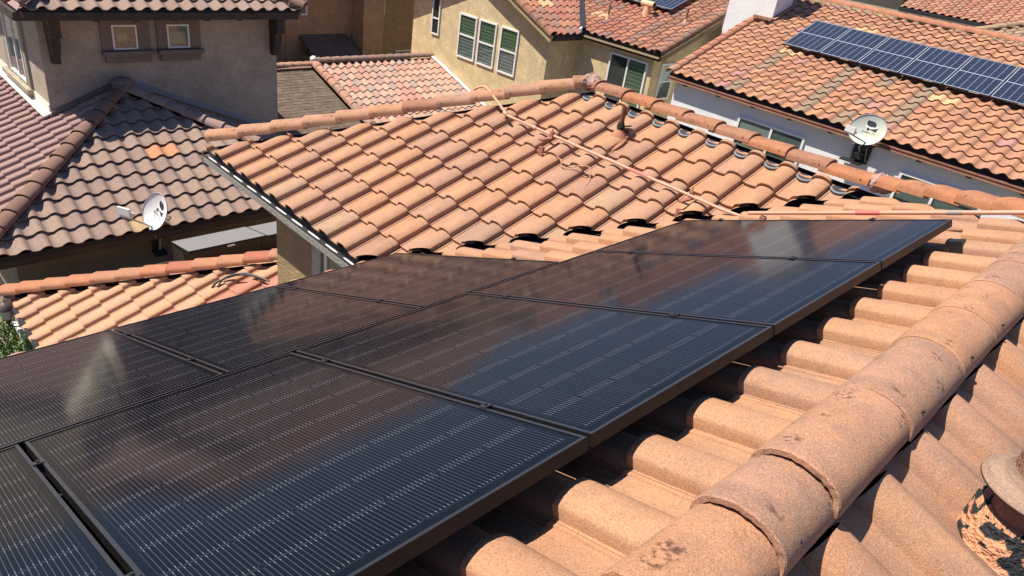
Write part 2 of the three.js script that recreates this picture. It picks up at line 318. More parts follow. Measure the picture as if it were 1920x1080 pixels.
// ================================================================ our house: the big clay-coloured roofs
const clay = [tileMat(.48, .285, .176), tileMat(.465, .283, .185), tileMat(.49, .278, .166), tileMat(.435, .268, .18), tileMat(.505, .298, .18)];
const clayOld = [tileMat(.39, .26, .185), tileMat(.41, .245, .165), tileMat(.44, .30, .20)];
const clayCap = [capMat(.47, .275, .175), capMat(.43, .262, .178), capMat(.49, .275, .165)];
const clayCapRed = [capMat(.40, .20, .118), capMat(.37, .195, .122), capMat(.43, .20, .108), capMat(.45, .20, .10)];
const house = thing('tiled_house', 'nearest house with large clay orange S-tile roofs under the black solar panels', 'house');
{
  const w = .3254, e = .361, dN = 7.43, dF = 4.05, ZA = -.375;
  const near = new Face(V(0, dN + S * -4.70, -4.70), V(-1, 0, 0)), back = new Face(V(0, dN + 2 * S * ZA - S * 4, 4), V(1, 0, 0));
  const front = new Face(V(3.33, dF + S * 3.33, 0), V(0, 0, 1));
  const yA = dN + S * ZA, J = V(6.46, dF + S * 6.46, -1.77), APEX = V(6.46, dF + S * 6.46, -5.1), HIP = V(3.33, dF + S * 3.33, -8.23), VALLEY = V(3.33, 5.44, -4.83), RA = V(5.065, yA, ZA), RB = V(-2.2, yA, ZA);
  const set = tileSet(w, e, PROFILE, 6, { jag: .0015 });
  // slope under the panels
  const nd = deck(house, near, [V(-2.2, 5.47, -4.70), V(3.2, 5.47, -4.70), V(3.42, 5.53, -4.60), J, RA, RB]);
  const u0 = near.loc(V(4.071, 0, 0))[0] - 22 * w, nClips = [near.side(VALLEY, J, RB, .05), near.side(J, RA, RB, .10), near.side(RA, RB, VALLEY, .06), near.side(V(-2.2, 5.4, -4.9), RB, J)];
  const uA = near.loc(V(6.9, 0, 0))[0], gridU = near.loc(V(4.10, 0, 0))[0] - Math.ceil((near.loc(V(4.10, 0, 0))[0] - uA) / w) * w;
  layTiles(nd, near, { w, e, set, mats: clay, clips: nClips, u0: gridU, u1: 2.2, v0: 0, first: .25, v1: 5.2, most: 300,
    skip: P => { const hidden = P.z < -1.35 && P.z > -3.9 && P.x < 4.2 && P.x > -.2 && P.x < (P.z > -2.4 ? 3.9 : 2.9); return hidden; } });
  // slope facing us across the valley
  const fd = deck(house, front, [VALLEY, HIP, APEX, J].map(p => p.clone()));
  layTiles(fd, front, { w, e, set, mats: clay, u0: front.loc(V(0, 0, -6.36))[0] - 6 * w - .02, u1: front.loc(V(0, 0, -1.6))[0], v0: -.03, first: .37, v1: 4, pick: (i, j, P) => rnd() < (P.z > -5 && j < 6 ? .28 : .07) ? clayOld[i % 3] : null,
    clips: [front.side(HIP, APEX, J, .13), front.side(APEX, J, HIP, .13), front.side(VALLEY, J, HIP, .02)] });
  // slope beyond the near ridge
  const bd = deck(house, back, [RB, RA, V(8.9, yA - S * 3.9, 3.57), V(-2.2, yA - S * 3.9, 3.57)]);
  const backSet = tileSet(w, e, PROFILE, 5, { jag: .0015 });
  layTiles(bd, back, { w, e, set: backSet, mats: clay, clips: [back.side(RA, RB, V(0, yA - S * 3.3, 3), .155), back.side(RA, V(RA.x + 3.9, yA - S * 3.9, 3.57), V(0, yA - S * 3.3, 3), .1)], u0: back.loc(V(1.62 - .745 * w - 8 * w, 0, 0))[0], u1: 7, v0: back.loc(V(0, yA - S * .475, ZA + .475))[1] - 4 * e, v1: 4.4 });
  // the two faces that look away
  deck(house, new Face(V(9.55, dF + S * 3.33 - .05, 0), V(0, 0, -1)), [J, APEX, V(9.6, 5.44, -8.23), V(9.6, 5.44, 3.6), V(8.9, yA - S * 3.9, 3.57), RA], clay[1]);
  deck(house, new Face(V(0, dF + S * 3.33 - .05, -8.2), V(-1, 0, 0)), [HIP, APEX, V(9.6, 5.44, -8.23)], clay[1]);
  // caps
  const capO = { e: .40, W: .258, H: .104, nail: nailGeo };
  const big = { ...capO, mats: clayCap, h: -.070 };
  caps(house, V(.25, yA, ZA), RA, { ...big, at: [0, .37, .72, 1.08, 1.37, 1.92, 2.45, 2.86, 3.29, 3.69, 4.1, 4.5], jag: .004, taper: .97, lift: .032, flush: 5, nailAt: [.113, .072, -.09], seg: 24 });
  caps(house, V(-2, yA, ZA), V(.2, yA, ZA), { ...big, e: .42 });
  const small = { ...capO, W: .26, H: .10, h: -.012, pw: .58, lift: .024, nailAt: [-.125, .09, -.05] };
  caps(house, HIP.clone().add(V(.07, .029, .07)), APEX, { ...small, e: .392, mats: [...clayCap, clayCapRed[1]], nailAt: [.127, .07, -.07] });
  caps(house, V(J.x, J.y, J.z - .1), V(APEX.x, APEX.y, APEX.z + .06), { ...small, e: .385, mats: clayCapRed, W: .25, H: .085, h: -.03, nailAt: [-.122, .06, -.07] });
  caps(house, V(J.x - .02, J.y + .01, J.z + .02), RA, { ...small, e: .38, mats: clayCapRed, h: -.02, W: .27, H: .095 });
  // mortar lumps where the caps meet
  for (const [p, s] of [[APEX.clone().add(V(-.03, .025, .03)), [.135, .095, .115]], [J.clone().add(V(-.04, .03, -.02)), [.125, .085, .12]]]) {
    const g = new THREE.IcosahedronGeometry(1, 4), q = g.attributes.position, r = lcg(8); const nz = noiseGrid(32, 8, r);
    for (let i = 0; i < q.count; i++) { const a = Math.floor((q.getX(i) + 1) * 15.4), b = Math.floor((q.getZ(i) + 1) * 15.4), k = .74 + .42 * nz[b * 32 + a]; q.setXYZ(i, q.getX(i) * s[0] * k, q.getY(i) * s[1] * k, q.getZ(i) * s[2] * k); }
    g.computeVertexNormals(); boxUV(g); part(house, 'mortar_patch', g, M.mortar, 'rough pinkish mortar lump').position.copy(p);
  }
  // felt strips bent into the pans under the ridge caps
  for (let z = -4.9; z < -1.9; z += w) {
    const zz = -6.36 - .02 + w * Math.round((z + 6.36) / w) + w * .22, g = new THREE.CylinderGeometry(.082, .082, .02, 20, 1, false, 0, Math.PI); g.rotateX(Math.PI / 2); g.rotateZ(-Math.PI / 2);
    const m = part(house, 'ridge_closure', g, M.blueClosure); m.quaternion.setFromRotationMatrix(front.m); m.position.copy(front.world(front.loc(V(0, 0, zz))[0], front.loc(V(6.345, dF + S * 6.345, 0))[1], .035));
    const rim = new THREE.TorusGeometry(.080, .012, 6, 20, Math.PI); rim.rotateZ(Math.PI); part(m, 'closure_rim', rim, M.closureRim);
  }
  // eave of the facing slope: black closure, drip edge, speckled fascia
  const eX = 3.33, eY = 5.44;
  { // wavy black closure with cut scallops
    const pts = []; const z0 = -8.15, z1 = -4.85; for (let z = z0; z <= z1 + .001; z += w / 10) { const ph = ((z + 6.36 - w * .02) / w) % 1, t = (ph + 1) % 1; pts.push([z, eY - .11 + .018 + .07 * Math.max(0, Math.sin(Math.PI * (t - .45) / .55))]); }
    const poly = [...pts, [z1, eY - .17], [z0, eY - .17]]; part(house, 'eave_closure', prism('x', poly, eX + .035, eX + .05), M.closure);
  }
  const cu = []; for (let z = -8.0; z < -5; z += w) { const g = new THREE.SphereGeometry(1, 12, 6, 0, Math.PI * 2, 0, Math.PI / 2); g.scale(.011, .005, .115); g.translate(eX + .012, eY - .162, z); cu.push(g); }
  part(house, 'drip_edge', [bx(eX - .015, eX + .06, eY - .178, eY - .166, -8.2, -4.9)], M.closure);
  const dl = part(house, 'drip_flashing', cu, M.whiteTrim); 
  part(house, 'fascia', [bx(eX - .02, eX + .03, eY - .248, eY - .182, -8.2, -4.93)], M.greyTrim);
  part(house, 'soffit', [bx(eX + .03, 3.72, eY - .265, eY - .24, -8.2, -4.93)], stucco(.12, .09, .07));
  // hip-side fascia at the far end
  part(house, 'fascia', [bx(3.33, 9.5, eY - .30, eY - .14, -8.27, -8.22)], M.brownTrim);
  // walls
  const wall = stucco(.42, .31, .17, .010);
  part(house, 'wall', [bx(3.66, 9, 0, eY - .24, -7.10, -4.5)], wall);
  part(house, 'wall', [bx(-2, 9, 0, 5.0, -4.5, 3.2)], stucco(.42, .33, .2));
  part(house, 'window_trim', [onWall('x-', 3.66, -6.22, -6.04, 2.6, 5.0, 0, .05)], stucco(.62, .58, .50, .006));
  windowOn(house, 'x-', 3.66, -5.98, -4.98, 2.7, 4.95, { mull: [-5.62], f: .05, depth: .045, blind: () => null, inside: std(lin(.10, .085, .065)) });
  // mounting rails under the panels
}

// ================================================================ solar panels on our roof
const PO = V(-.789, 7.232, -.831), PR = V(1, 0, 0), PN = V(0, 1, -S).normalize(), PU = V(0, S, 1).normalize();   // right, normal, upslope
const PW = 1.04, PH = 1.755;
function cellTexture() {
  const W = 1024, H = 1728, c = document.createElement('canvas'); c.width = W; c.height = H; const g = c.getContext('2d'), k = W / PW;
  g.fillStyle = 'rgb(12,12,16)'; g.fillRect(0, 0, W, H);
  const pw = .1666, ph = .1686, x0 = (PW - 6 * pw) / 2, y0 = (PH - 10 * ph) / 2;
  for (let i = 0; i < 6; i++) for (let j = 0; j < 10; j++) {
    const X = (x0 + i * pw + .0012) * k, Y = (y0 + j * ph + .0008) * k, w = (pw - .0024) * k, h = (ph - .0016) * k, ch = .010 * k, t = ((i * 7 + j * 13) % 5) - 2;
    g.fillStyle = `rgb(${9 + t},${10 + t},${16 + t})`; g.strokeStyle = 'rgb(66,69,80)'; g.lineWidth = 1.2;
    g.beginPath(); g.moveTo(X + ch, Y); g.lineTo(X + w - ch, Y); g.lineTo(X + w, Y + ch); g.lineTo(X + w, Y + h - ch); g.lineTo(X + w - ch, Y + h); g.lineTo(X + ch, Y + h); g.lineTo(X, Y + h - ch); g.lineTo(X, Y + ch); g.closePath(); g.fill();
    g.stroke();
  }
  for (let i = 0; i < 6; i++) for (let b = 0; b < 12; b++) {
    const x = (x0 + i * pw + .0129 + b * .0128) * k;
    g.fillStyle = 'rgb(96,98,104)'; g.fillRect(x - .6, (y0 + .004) * k, 1.2, (10 * ph - .008) * k);
    g.fillStyle = 'rgb(150,153,160)';
    for (let j = 0; j < 10; j++) for (const q of [.006, ph - .017]) g.fillRect(x - .7, (y0 + j * ph + q + .001) * k, 1.4, .009 * k);
  }
  const t = new THREE.CanvasTexture(c); t.colorSpace = THREE.SRGBColorSpace; t.anisotropy = 8; return t;
}
const cellMat = new THREE.MeshPhysicalMaterial({ map: cellTexture(), roughness: .6, specularIntensity: .04, clearcoat: .62, clearcoatRoughness: .085, side: THREE.DoubleSide });
const frameMat = new THREE.MeshPhysicalMaterial({ color: lin(.014, .0135, .014), roughness: .42, specularIntensity: .38, side: THREE.DoubleSide });
const rimMat = new THREE.MeshPhysicalMaterial({ color: lin(.02, .021, .024), roughness: .34, clearcoat: .6, clearcoatRoughness: .3, side: THREE.DoubleSide });
const panelParts = (() => {
  const f = .011, hgt = .040, fr = [], B = (x0, x1, z0, z1, y0 = -hgt, y1 = 0) => fr.push(bx(x0, x1, y0, y1, z0, z1));
  B(0, PW, -f, 0); B(0, PW, -PH, -PH + f); B(0, f, -PH + f, -f); B(PW - f, PW, -PH + f, -f);
  const glass = new THREE.PlaneGeometry(PW - 2 * f, PH - 2 * f); glass.rotateX(-Math.PI / 2); glass.translate(PW / 2, -.0018, -PH / 2);
  const under = bx(f, PW - f, -.008, -.005, -PH + f, -f);
  const lip = [bx(f, f + .012, -hgt, -hgt + .002, -PH + f, -f), bx(PW - f - .012, PW - f, -hgt, -hgt + .002, -PH + f, -f)];
  const rim = []; for (const q of [[0, PW, -f, 0], [0, PW, -PH, -PH + f], [0, f, -PH + f, -f], [PW - f, PW, -PH + f, -f]]) rim.push(bx(q[0], q[1], 0, .0008, q[2], q[3]));
  return { fr: merge(fr), glass, under, lip: merge(lip), rim: merge(rim) };
})();
const clampGeo = merge([bx(-.006, .026, .001, .005, -.016, .016), bx(.004, .016, -.03, .001, -.014, .014), cyl(V(.01, .005, 0), V(.01, .011, 0), .006, .006, 6)]);
const clampMat = std(lin(.10, .10, .105), { roughness: .35, metalness: .8 });
function placeOn(o, x, y) { o.matrix.makeBasis(PR, PN, PU).setPosition(PO.clone().addScaledVector(PR, x).addScaledVector(PU, -y)); o.matrix.decompose(o.position, o.quaternion, o.scale); }
function solarPanel(label, x, y, clamps) {
  const t = thing('solar_panel', label, 'solar panel', [0, 0, 0], 'black solar panels on the near roof'); placeOn(t, x, y);
  part(t, 'frame', panelParts.fr, frameMat); part(t, 'glass_face', panelParts.glass, cellMat); part(t, 'back_sheet', panelParts.under, M.black); part(t, 'frame_lip', panelParts.lip, frameMat); part(t, 'frame_rim', panelParts.rim, rimMat);
  for (const c of clamps) part(t, 'clamp', clampGeo, clampMat).position.set(PW, 0, -(c - y));
  return t;
}
const upper = ['black solar panel cut off at the bottom left corner, in the row by the ridge', 'nearest whole black solar panel in the row beside the ridge tiles', 'second whole black solar panel from the viewer in the row beside the ridge tiles', 'third whole black solar panel from the viewer in the row beside the ridge tiles', 'farthest black solar panel in the row beside the ridge tiles, next to the conduit'];
for (let k = 0; k < 5; k++) solarPanel(upper[k], k * 1.06 + .01, 0, [.43, 1.46]);
const lower = ['black solar panel at the left edge with a bright blurred reflection', 'black solar panel in the lower row, second from the left edge', 'black solar panel at the far end of the lower row, below the stucco wall', ''];
const lowerL = ['black solar panel at left edge of the lower row, mostly outside the picture', 'black solar panel of the lower row carrying the bright pale reflection', 'black solar panel of the lower row between the pale reflection and the farthest panel', 'farthest black solar panel of the lower row, in front of the shaded stucco wall'];
for (let k = 0; k < 4; k++) solarPanel(lowerL[k], k * 1.06 - .3057 + .01, 1.776, [2.19, 3.21]);
for (const [i, y] of [.43, 1.46, 2.19, 3.21].entries()) {
  const t = thing('mounting_rail', ['mounting rail under the upper panel row, nearest the ridge', 'mounting rail under the upper panel row, away from the ridge', 'mounting rail under the lower panel row, nearest the ridge', 'mounting rail under the lower panel row, at its outer edge'][i], 'rail');
  const x1 = i < 2 ? 5.33 : 3.95, x0 = -.3; placeOn(t, x0, y);
  part(t, 'rail', bx(0, x1 - x0, -.085, -.041, -.02, .02), std(lin(.03, .03, .032), { roughness: .5, metalness: .6 }));
  for (let x = .5; x < x1 - x0; x += 1.22) part(t, 'standoff', [cyl(V(x, -.24, 0), V(x, -.085, 0), .014), bx(x - .03, x + .03, -.10, -.085, -.03, .03)], std(lin(.12, .12, .125), { roughness: .5, metalness: .6 }));
}
{ const t = thing('black_bracket', 'small black block on the tiles beside the farthest panel of the ridge row', 'bracket'); placeOn(t, 5.25, -.03); part(t, 'block', [bx(-.035, .035, -.20, -.11, -.03, .04), bx(-.045, .045, -.21, -.198, -.05, .05)], M.black); }

// ================================================================ low wing with salmon tiles at the left
{
  const salmon = [tileMat(.57, .35, .225), tileMat(.59, .37, .24), tileMat(.56, .355, .23), tileMat(.53, .325, .22), tileMat(.60, .37, .23)], pinkish = [tileMat(.49, .235, .165), tileMat(.50, .24, .175)];
  const cap = [tileMat(.46, .225, .13), tileMat(.47, .21, .115), tileMat(.44, .225, .14), tileMat(.42, .16, .10)];
  const low = thing('low_house', 'low single-storey building at left with a pale salmon tiled roof behind the solar panels', 'house');
  const w = .334, e = .361, d = 1.45, X0 = 1.55, face = new Face(V(X0, d + S * X0, 0), V(0, 0, 1)), y = x => d + S * x;
  const A = V(1.62, y(1.62), -11.68), B = V(5.6, y(5.6), -7.70), C = V(5.6, y(5.6), -3), D = V(X0, y(X0), -3), E0 = V(X0, y(X0), -11.75);
  const dk = deck(low, face, [E0.clone().add(V(.09, .0375, 0)), B, C, D.clone().add(V(.09, .0375, 0))]);
  layTiles(dk, face, { w, e, set: tileSet(w, e, PROFILE, 5, { lift: .036 }), mats: salmon, pick: (i, j, P) => P.z > -9.6 + (P.x - 1.5) * .35 && rnd() < .75 && P.x > 2.2 ? pinkish[i % 2] : null, clips: [face.side(E0, B, C, .09)], u0: face.loc(V(0, 0, -10.508))[0] - 5 * w - .02, u1: face.loc(V(0, 0, -5))[0], v0: -.03, first: .28, v1: 4.4, skip: P => P.z > -6.4 });
  const back = new Face(V(0, y(X0) - .10, -11.72), V(-1, 0, 0)); deck(low, back, [E0, B, V(9, y(5.6), -7.7), V(9, y(X0), -11.75)], salmon[0]);
  caps(low, E0.clone().add(V(-.06, -.02, -.06)), B, { e: .40, W: .30, H: .10, h: -.008, lift: .026, mats: cap, nail: nailGeo, nailAt: [.142, .065, -.07], pw: .58 });
  const wall = stucco(.50, .38, .20, .01);
  part(low, 'wall', [bx(2.0, 3.65, 0, 2.05, -11.4, -3)], wall);
  part(low, 'fascia', [bx(X0 - .02, X0 + .03, 2.02, 2.10, -11.7, -3)], M.closure);
  part(low, 'fascia', [bx(X0, 9, 1.90, 2.02, -11.74, -11.70)], M.brownTrim);
  part(low, 'white_post', [bx(1.60, 1.78, 0, 1.92, -11.62, -11.42), bx(1.56, 1.82, 1.55, 1.62, -11.66, -11.38)], M.whiteTrim);
  // black felt showing under the caps
}
{ // cable lying under the ridge caps
  const t = thing('black_cable', 'black cable looping out under the ridge caps of the low salmon roof', 'cable');
  const f = (x, z, h) => V(x, 1.45 + S * x + h, z);
  part(t, 'cable', [tube([f(3.62, -9.0, .0), f(3.72, -8.98, .05), f(3.95, -8.85, .06), f(4.1, -8.6, .05), f(4.2, -8.4, .0)], .016, 7, 24), tube([f(3.68, -8.94, .0), f(3.8, -8.95, .07), f(4.02, -8.78, .07), f(4.16, -8.52, .02)], .012, 7, 24)], std(lin(.03, .03, .033), { roughness: .4 }));
}

// ================================================================ neighbour at left: two-storey house with brown trim and mauve-brown tiles
{
  const m1 = [tileMat(.32, .24, .205), tileMat(.30, .22, .19), tileMat(.33, .25, .215), tileMat(.335, .26, .215), tileMat(.29, .22, .19)], cream = tileMat(.45, .34, .20), orange = tileMat(.56, .28, .15);
  const mauve = [tileMat(.37, .255, .24), tileMat(.385, .265, .245), tileMat(.36, .25, .235), tileMat(.39, .275, .255)], capM = [tileMat(.235, .145, .115), tileMat(.25, .155, .125), tileMat(.22, .135, .11)], capL = [tileMat(.36, .26, .23), tileMat(.34, .24, .21)];
  const t = thing('stucco_house', 'grey-brown two-storey stucco house at left with small square windows and mauve-brown tile roofs', 'house');
  const dF = -2.47, ZW = -15.77, XW = 3.505, w = .305, e = .345, Z0 = -12.1;
  const yF = z => dF - S * z, APEX = V(4.78, yF(-15.55), -15.55);
  const front = new Face(V(0, yF(Z0), Z0), V(1, 0, 0));
  const run = Z0 - APEX.z, L0 = V(APEX.x - run, yF(Z0), Z0), R0 = V(APEX.x + run, yF(Z0), Z0);
  const fd = deck(t, front, [L0, R0, APEX]);
  const set = tileSet(w, e, PROFILE_S, 5, { lift: .055, th: .015 });
  layTiles(fd, front, { w, e, set, mats: m1, clips: [front.side(L0, APEX, R0, .10), front.side(R0, APEX, L0, .10)], u0: front.loc(V(1.72 + .05, 0, 0))[0] - w, u1: 8.4, v0: -.04, v1: 4,
    pick: (i, j, P) => (j === 0 && i === 7) ? cream : (j === 5 && (i === 10 || i === 11)) ? orange : null });
  // left face, facing -X
  const dL = APEX.y - S * APEX.x, left = new Face(V(L0.x, L0.y, 0), V(0, 0, 1)), yL = x => dL + S * x;
  const ld = deck(t, left, [V(L0.x, L0.y, -26), L0, APEX, V(APEX.x, APEX.y, -26)]);
  layTiles(ld, left, { w, e: .36, set: tileSet(w, .36, PROFILE, 5, { lift: .028 }), mats: mauve, clips: [left.side(L0, APEX, V(2, 3, -20), .08)], u0: left.loc(V(0, 0, -22.0))[0], u1: left.loc(V(0, 0, Z0))[0], v0: -.04, v1: 3.6, skip: P => P.x > XW + .15 && P.z < ZW - .1, most: 300 });
  const right = new Face(V(R0.x, R0.y, 0), V(0, 0, -1)); const rd = deck(t, right, [R0, V(R0.x, R0.y, -18), V(APEX.x, APEX.y, -18), APEX]);
  layTiles(rd, right, { w, e, set, mats: m1, clips: [right.side(R0, APEX, V(7, 2, -17), .08)], u0: right.loc(V(0, 0, Z0))[0], u1: right.loc(V(0, 0, -16.4))[0], v0: -.04, v1: 4, skip: P => P.z < ZW });
  const cO = { e: .38, W: .30, H: .12, h: -.01, nail: null, seg: 12, lift: .03, taper: .88 };
  caps(t, L0.clone().add(V(-.08, -.02, .08)), APEX, { ...cO, mats: capM });
  caps(t, R0, APEX, { ...cO, mats: capL });
  { const g = new THREE.IcosahedronGeometry(1, 3); g.scale(.22, .12, .18); boxUV(g); part(t, 'mortar_patch', g, stucco(.22, .18, .17)).position.set(APEX.x, APEX.y + .1, APEX.z + .02); }
  // eave below the front slope
  part(t, 'eave_closure', [bx(L0.x, R0.x, yF(Z0) - .17, yF(Z0) - .08, Z0 - .06, Z0 - .03)], M.closure);
  part(t, 'fascia', [bx(L0.x - .03, R0.x, yF(Z0) - .30, yF(Z0) - .15, Z0 - .10, Z0 - .06)], M.brownTrim);
  part(t, 'fascia', [bx(L0.x - .06, L0.x - .02, yF(Z0) - .30, yF(Z0) - .15, -26, Z0 - .05)], M.brownTrim);
  part(t, 'soffit', [bx(L0.x, R0.x, yF(Z0) - .29, yF(Z0) - .25, Z0 - .45, Z0 - .10)], M.brownTrim);
  const wallM = stucco(.54, .465, .375, .008), trimM = stucco(.27, .215, .18, .004);
  part(t, 'wall', [bx(1.9, 8.2, 0, yF(Z0) - .28, -26, Z0 - .42)], stucco(.42, .33, .22, .009));
  part(t, 'wall', [bx(XW, 8.235, 2.2, 5.47, -24, ZW)], wallM);
  // flashing where the lower roofs meet the wall
  part(t, 'wall_flashing', [bar(V(XW - .06, yL(XW) + .04, -24), V(XW - .06, yL(XW) + .04, ZW + .05), .20, .03, V(-S, 1, 0).normalize()), bx(XW - .022, XW - .002, yL(XW), yL(XW) + .22, -24, ZW)], std(lin(.74, .70, .58), { roughness: .7 }));
  part(t, 'wall_flashing', [bar(V(4.95, APEX.y + .06, ZW + .03), V(8.235, APEX.y + .06 - S * 3.3, ZW + .03), .06, .10)], std(lin(.22, .24, .27), { roughness: .6 }));
  part(t, 'wall_flashing', [bar(V(XW, yL(XW) + .06, ZW + .03), V(4.7, APEX.y + .04, ZW + .03), .06, .06)], std(lin(.12, .10, .10), { roughness: .6 }));
  // two small windows with painted surrounds
  for (const [a0, a1, p0, p1] of [[4.56, 5.47, 4.76, 5.23], [5.61, 6.49, 5.81, 6.265]]) {
    const B = (...q) => onWall('z+', ZW, ...q);
    part(t, 'window_trim', [B(a0, p0 - .01, 4.68, 5.47, 0, .05), B(p1 + .01, a1, 4.68, 5.47, 0, .05), B(p0 - .01, p1 + .01, 5.185, 5.47, 0, .05)], trimM);
    part(t, 'window_sill', [B(a0 - .02, a1 + .03, 4.60, 4.68, 0, .14), B(a0 + .03, a1 - .03, 4.455, 4.60, 0, .09)], trimM);
    const first = a0 < 5; windowOn(t, 'z+', ZW, p0, p1, 4.70, 5.175, { f: .035, depth: .045, inside: first ? std(lin(.13, .11, .09)) : std(lin(.07, .085, .08)) });
    const win = t.children[t.children.length - 1];
    if (first) part(win, 'curtain_print', [tube([V(4.80, 4.86, ZW + .012), V(4.88, 4.9, ZW + .012), V(4.96, 4.84, ZW + .012), V(5.08, 4.9, ZW + .012), V(5.19, 4.85, ZW + .012)], .008, 5), tube([V(4.83, 5.0, ZW + .012), V(4.93, 5.04, ZW + .012), V(5.04, 4.98, ZW + .012), V(5.12, 4.80, ZW + .012)], .008, 5), bx(4.84, 5.05, 4.86, 5.0, ZW + .007, ZW + .010)], std(lin(.30, .28, .24)));
    else part(win, 'curtain_print', [bx(5.87, 6.2, 4.78, 5.02, ZW + .007, ZW + .012)], std(lin(.19, .21, .18)));
  }
  // side window in the lit wall
  windowOn(t, 'x-', XW, -18.2, -17.0, 3.78, 5.2, { mull: [-17.55], f: .05, depth: .06, blind: () => ({ mat: std(lin(.05, .05, .05)), step: .05 }) });
  { const B = (...q) => onWall('x-', XW, ...q); part(t, 'window_trim', [B(-18.5, -18.22, 3.72, 5.45, 0, .05), B(-16.97, -16.80, 3.72, 5.45, 0, .05), B(-18.22, -16.97, 5.21, 5.45, 0, .05)], stucco(.40, .36, .29, .004)); part(t, 'window_sill', [B(-18.7, -16.76, 3.62, 3.72, 0, .13), B(-18.6, -16.86, 3.50, 3.62, 0, .08)], stucco(.50, .45, .36, .004)); }
  // upper roof and its dark fascia
  const ZE = -15.16, YE = 5.62, up = new Face(V(0, YE, ZE), V(1, 0, 0)), UL = V(3.12, YE, ZE), UR = V(8.56, YE, ZE), rg = 2.7, yR = YE + S * rg;
  const ud = deck(t, up, [UL, UR, V(8.56 - rg + .1, yR, ZE - rg), V(3.12 + rg, yR, ZE - rg)]);
  layTiles(ud, up, { w: .293, e, set: tileSet(.293, e, PROFILE_S, 4, { lift: .052, th: .015 }), mats: m1, clips: [up.side(UL, V(3.12 + rg, yR, ZE - rg), UR, .05), up.side(UR, V(8.56 - rg + .1, yR, ZE - rg), UL, .05)], u0: up.loc(V(3.29 - .293, 0, 0))[0], u1: 8.7, v0: -.04, v1: 2.9 });
  deck(t, new Face(V(UL.x, YE, 0), V(0, 0, 1)), [V(3.12, YE, -24), UL, V(3.12 + rg, yR, ZE - rg), V(3.12 + rg, yR, -24)], mauve[0]);
  deck(t, new Face(V(UR.x, YE, 0), V(0, 0, -1)), [UR, V(8.56, YE, -24), V(8.56 - rg, yR, -24), V(8.56 - rg + .1, yR, ZE - rg)], mauve[1]);
  caps(t, UR.clone().add(V(.03, -.02, .03)), V(8.56 - rg + .1, yR, ZE - rg), { ...cO, mats: capM, h: .02 });
  caps(t, UL.clone().add(V(-.05, -.02, .05)), V(3.12 + rg, yR, ZE - rg), { ...cO, mats: capM, h: .02 });
  part(t, 'eave_closure', [bx(3.15, 8.53, YE - .11, YE - .05, ZE - .07, ZE - .04)], M.closure);
  part(t, 'fascia', [bx(3.05, 8.50, YE - .19, YE - .105, ZE - .10, ZE - .015), bx(3.07, 8.48, YE - .255, YE - .19, ZE - .12, ZE - .04)], M.brownTrim);
  part(t, 'fascia', [bx(3.05, 3.12, YE - .255, YE - .105, -24, ZE - .1)], M.brownTrim);
  part(t, 'fascia', [bx(8.44, 8.51, YE - .255, YE - .105, -24, ZE - .1)], M.brownTrim);
  part(t, 'soffit', [bx(3.1, 8.47, YE - .26, YE - .23, -24, ZE - .1)], M.brownTrim);
  for (const x of [4.42, 5.13, 5.86, 6.52, 7.2]) part(t, 'rafter_tail', [bx(x - .05, x + .05, YE - .31, YE - .255, ZW, ZE - .2)], M.brownTrim);
  for (const [x0, x1] of [[3.62, 3.80], [8.06, 8.24]]) part(t, 'corbel', [bx(x0, x1, 5.02, 5.40, ZW, ZW + .40), bx(x0 + .01, x1 - .01, 4.80, 5.02, ZW, ZW + .28), bx(x0 + .015, x1 - .015, 4.66, 4.80, ZW, ZW + .22), bx(x0 + .02, x1 - .02, 4.50, 4.66, ZW, ZW + .17)], M.brownTrim);
}
{ // two grey-looking panels behind the low ridge
  const spots = ['pale reflecting solar panel behind the ridge of the low salmon roof, nearer the stucco wall', 'pale reflecting solar panel behind the ridge of the low salmon roof, nearer the satellite dish'];
  const mat = new THREE.MeshPhysicalMaterial({ color: lin(.20, .205, .21), roughness: .5, clearcoat: .6, clearcoatRoughness: .35, side: THREE.DoubleSide });
  const a = V(3.86, 2.84, -10.42), dx = V(1, .02, .06).normalize(), up = V(-.02, .95, -.24).normalize(), dz = dx.clone().cross(up).normalize();
  for (let k = 0; k < 2; k++) {
    const t = thing('small_solar_panel', spots[1 - k], 'solar panel', [0, 0, 0], 'panels behind the low salmon roof');
    t.matrix.makeBasis(dx, up, dz).setPosition(a.clone().addScaledVector(dx, k * 1.30)); t.matrix.decompose(t.position, t.quaternion, t.scale);
    part(t, 'frame', [bx(0, 1.29, -.04, 0, -.012, 0), bx(0, 1.29, -.04, 0, -.92, -.908), bx(0, .012, -.04, 0, -.908, -.012), bx(1.278, 1.29, -.04, 0, -.908, -.012)], frameMat);
    part(t, 'glass_face', bx(.012, 1.278, -.012, -.002, -.908, -.012), mat);
    part(t, 'leg', [bar(V(.2, -.5, -.05), V(.2, -.04, -.05), .03, .03), bar(V(1.1, -.5, -.05), V(1.1, -.04, -.05), .03, .03)], M.darkMetal);
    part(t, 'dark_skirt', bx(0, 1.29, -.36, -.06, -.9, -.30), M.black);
    part(t, 'clip', [bx(.62, .74, -.055, -.03, .001, .012)], M.flash);
  }
}

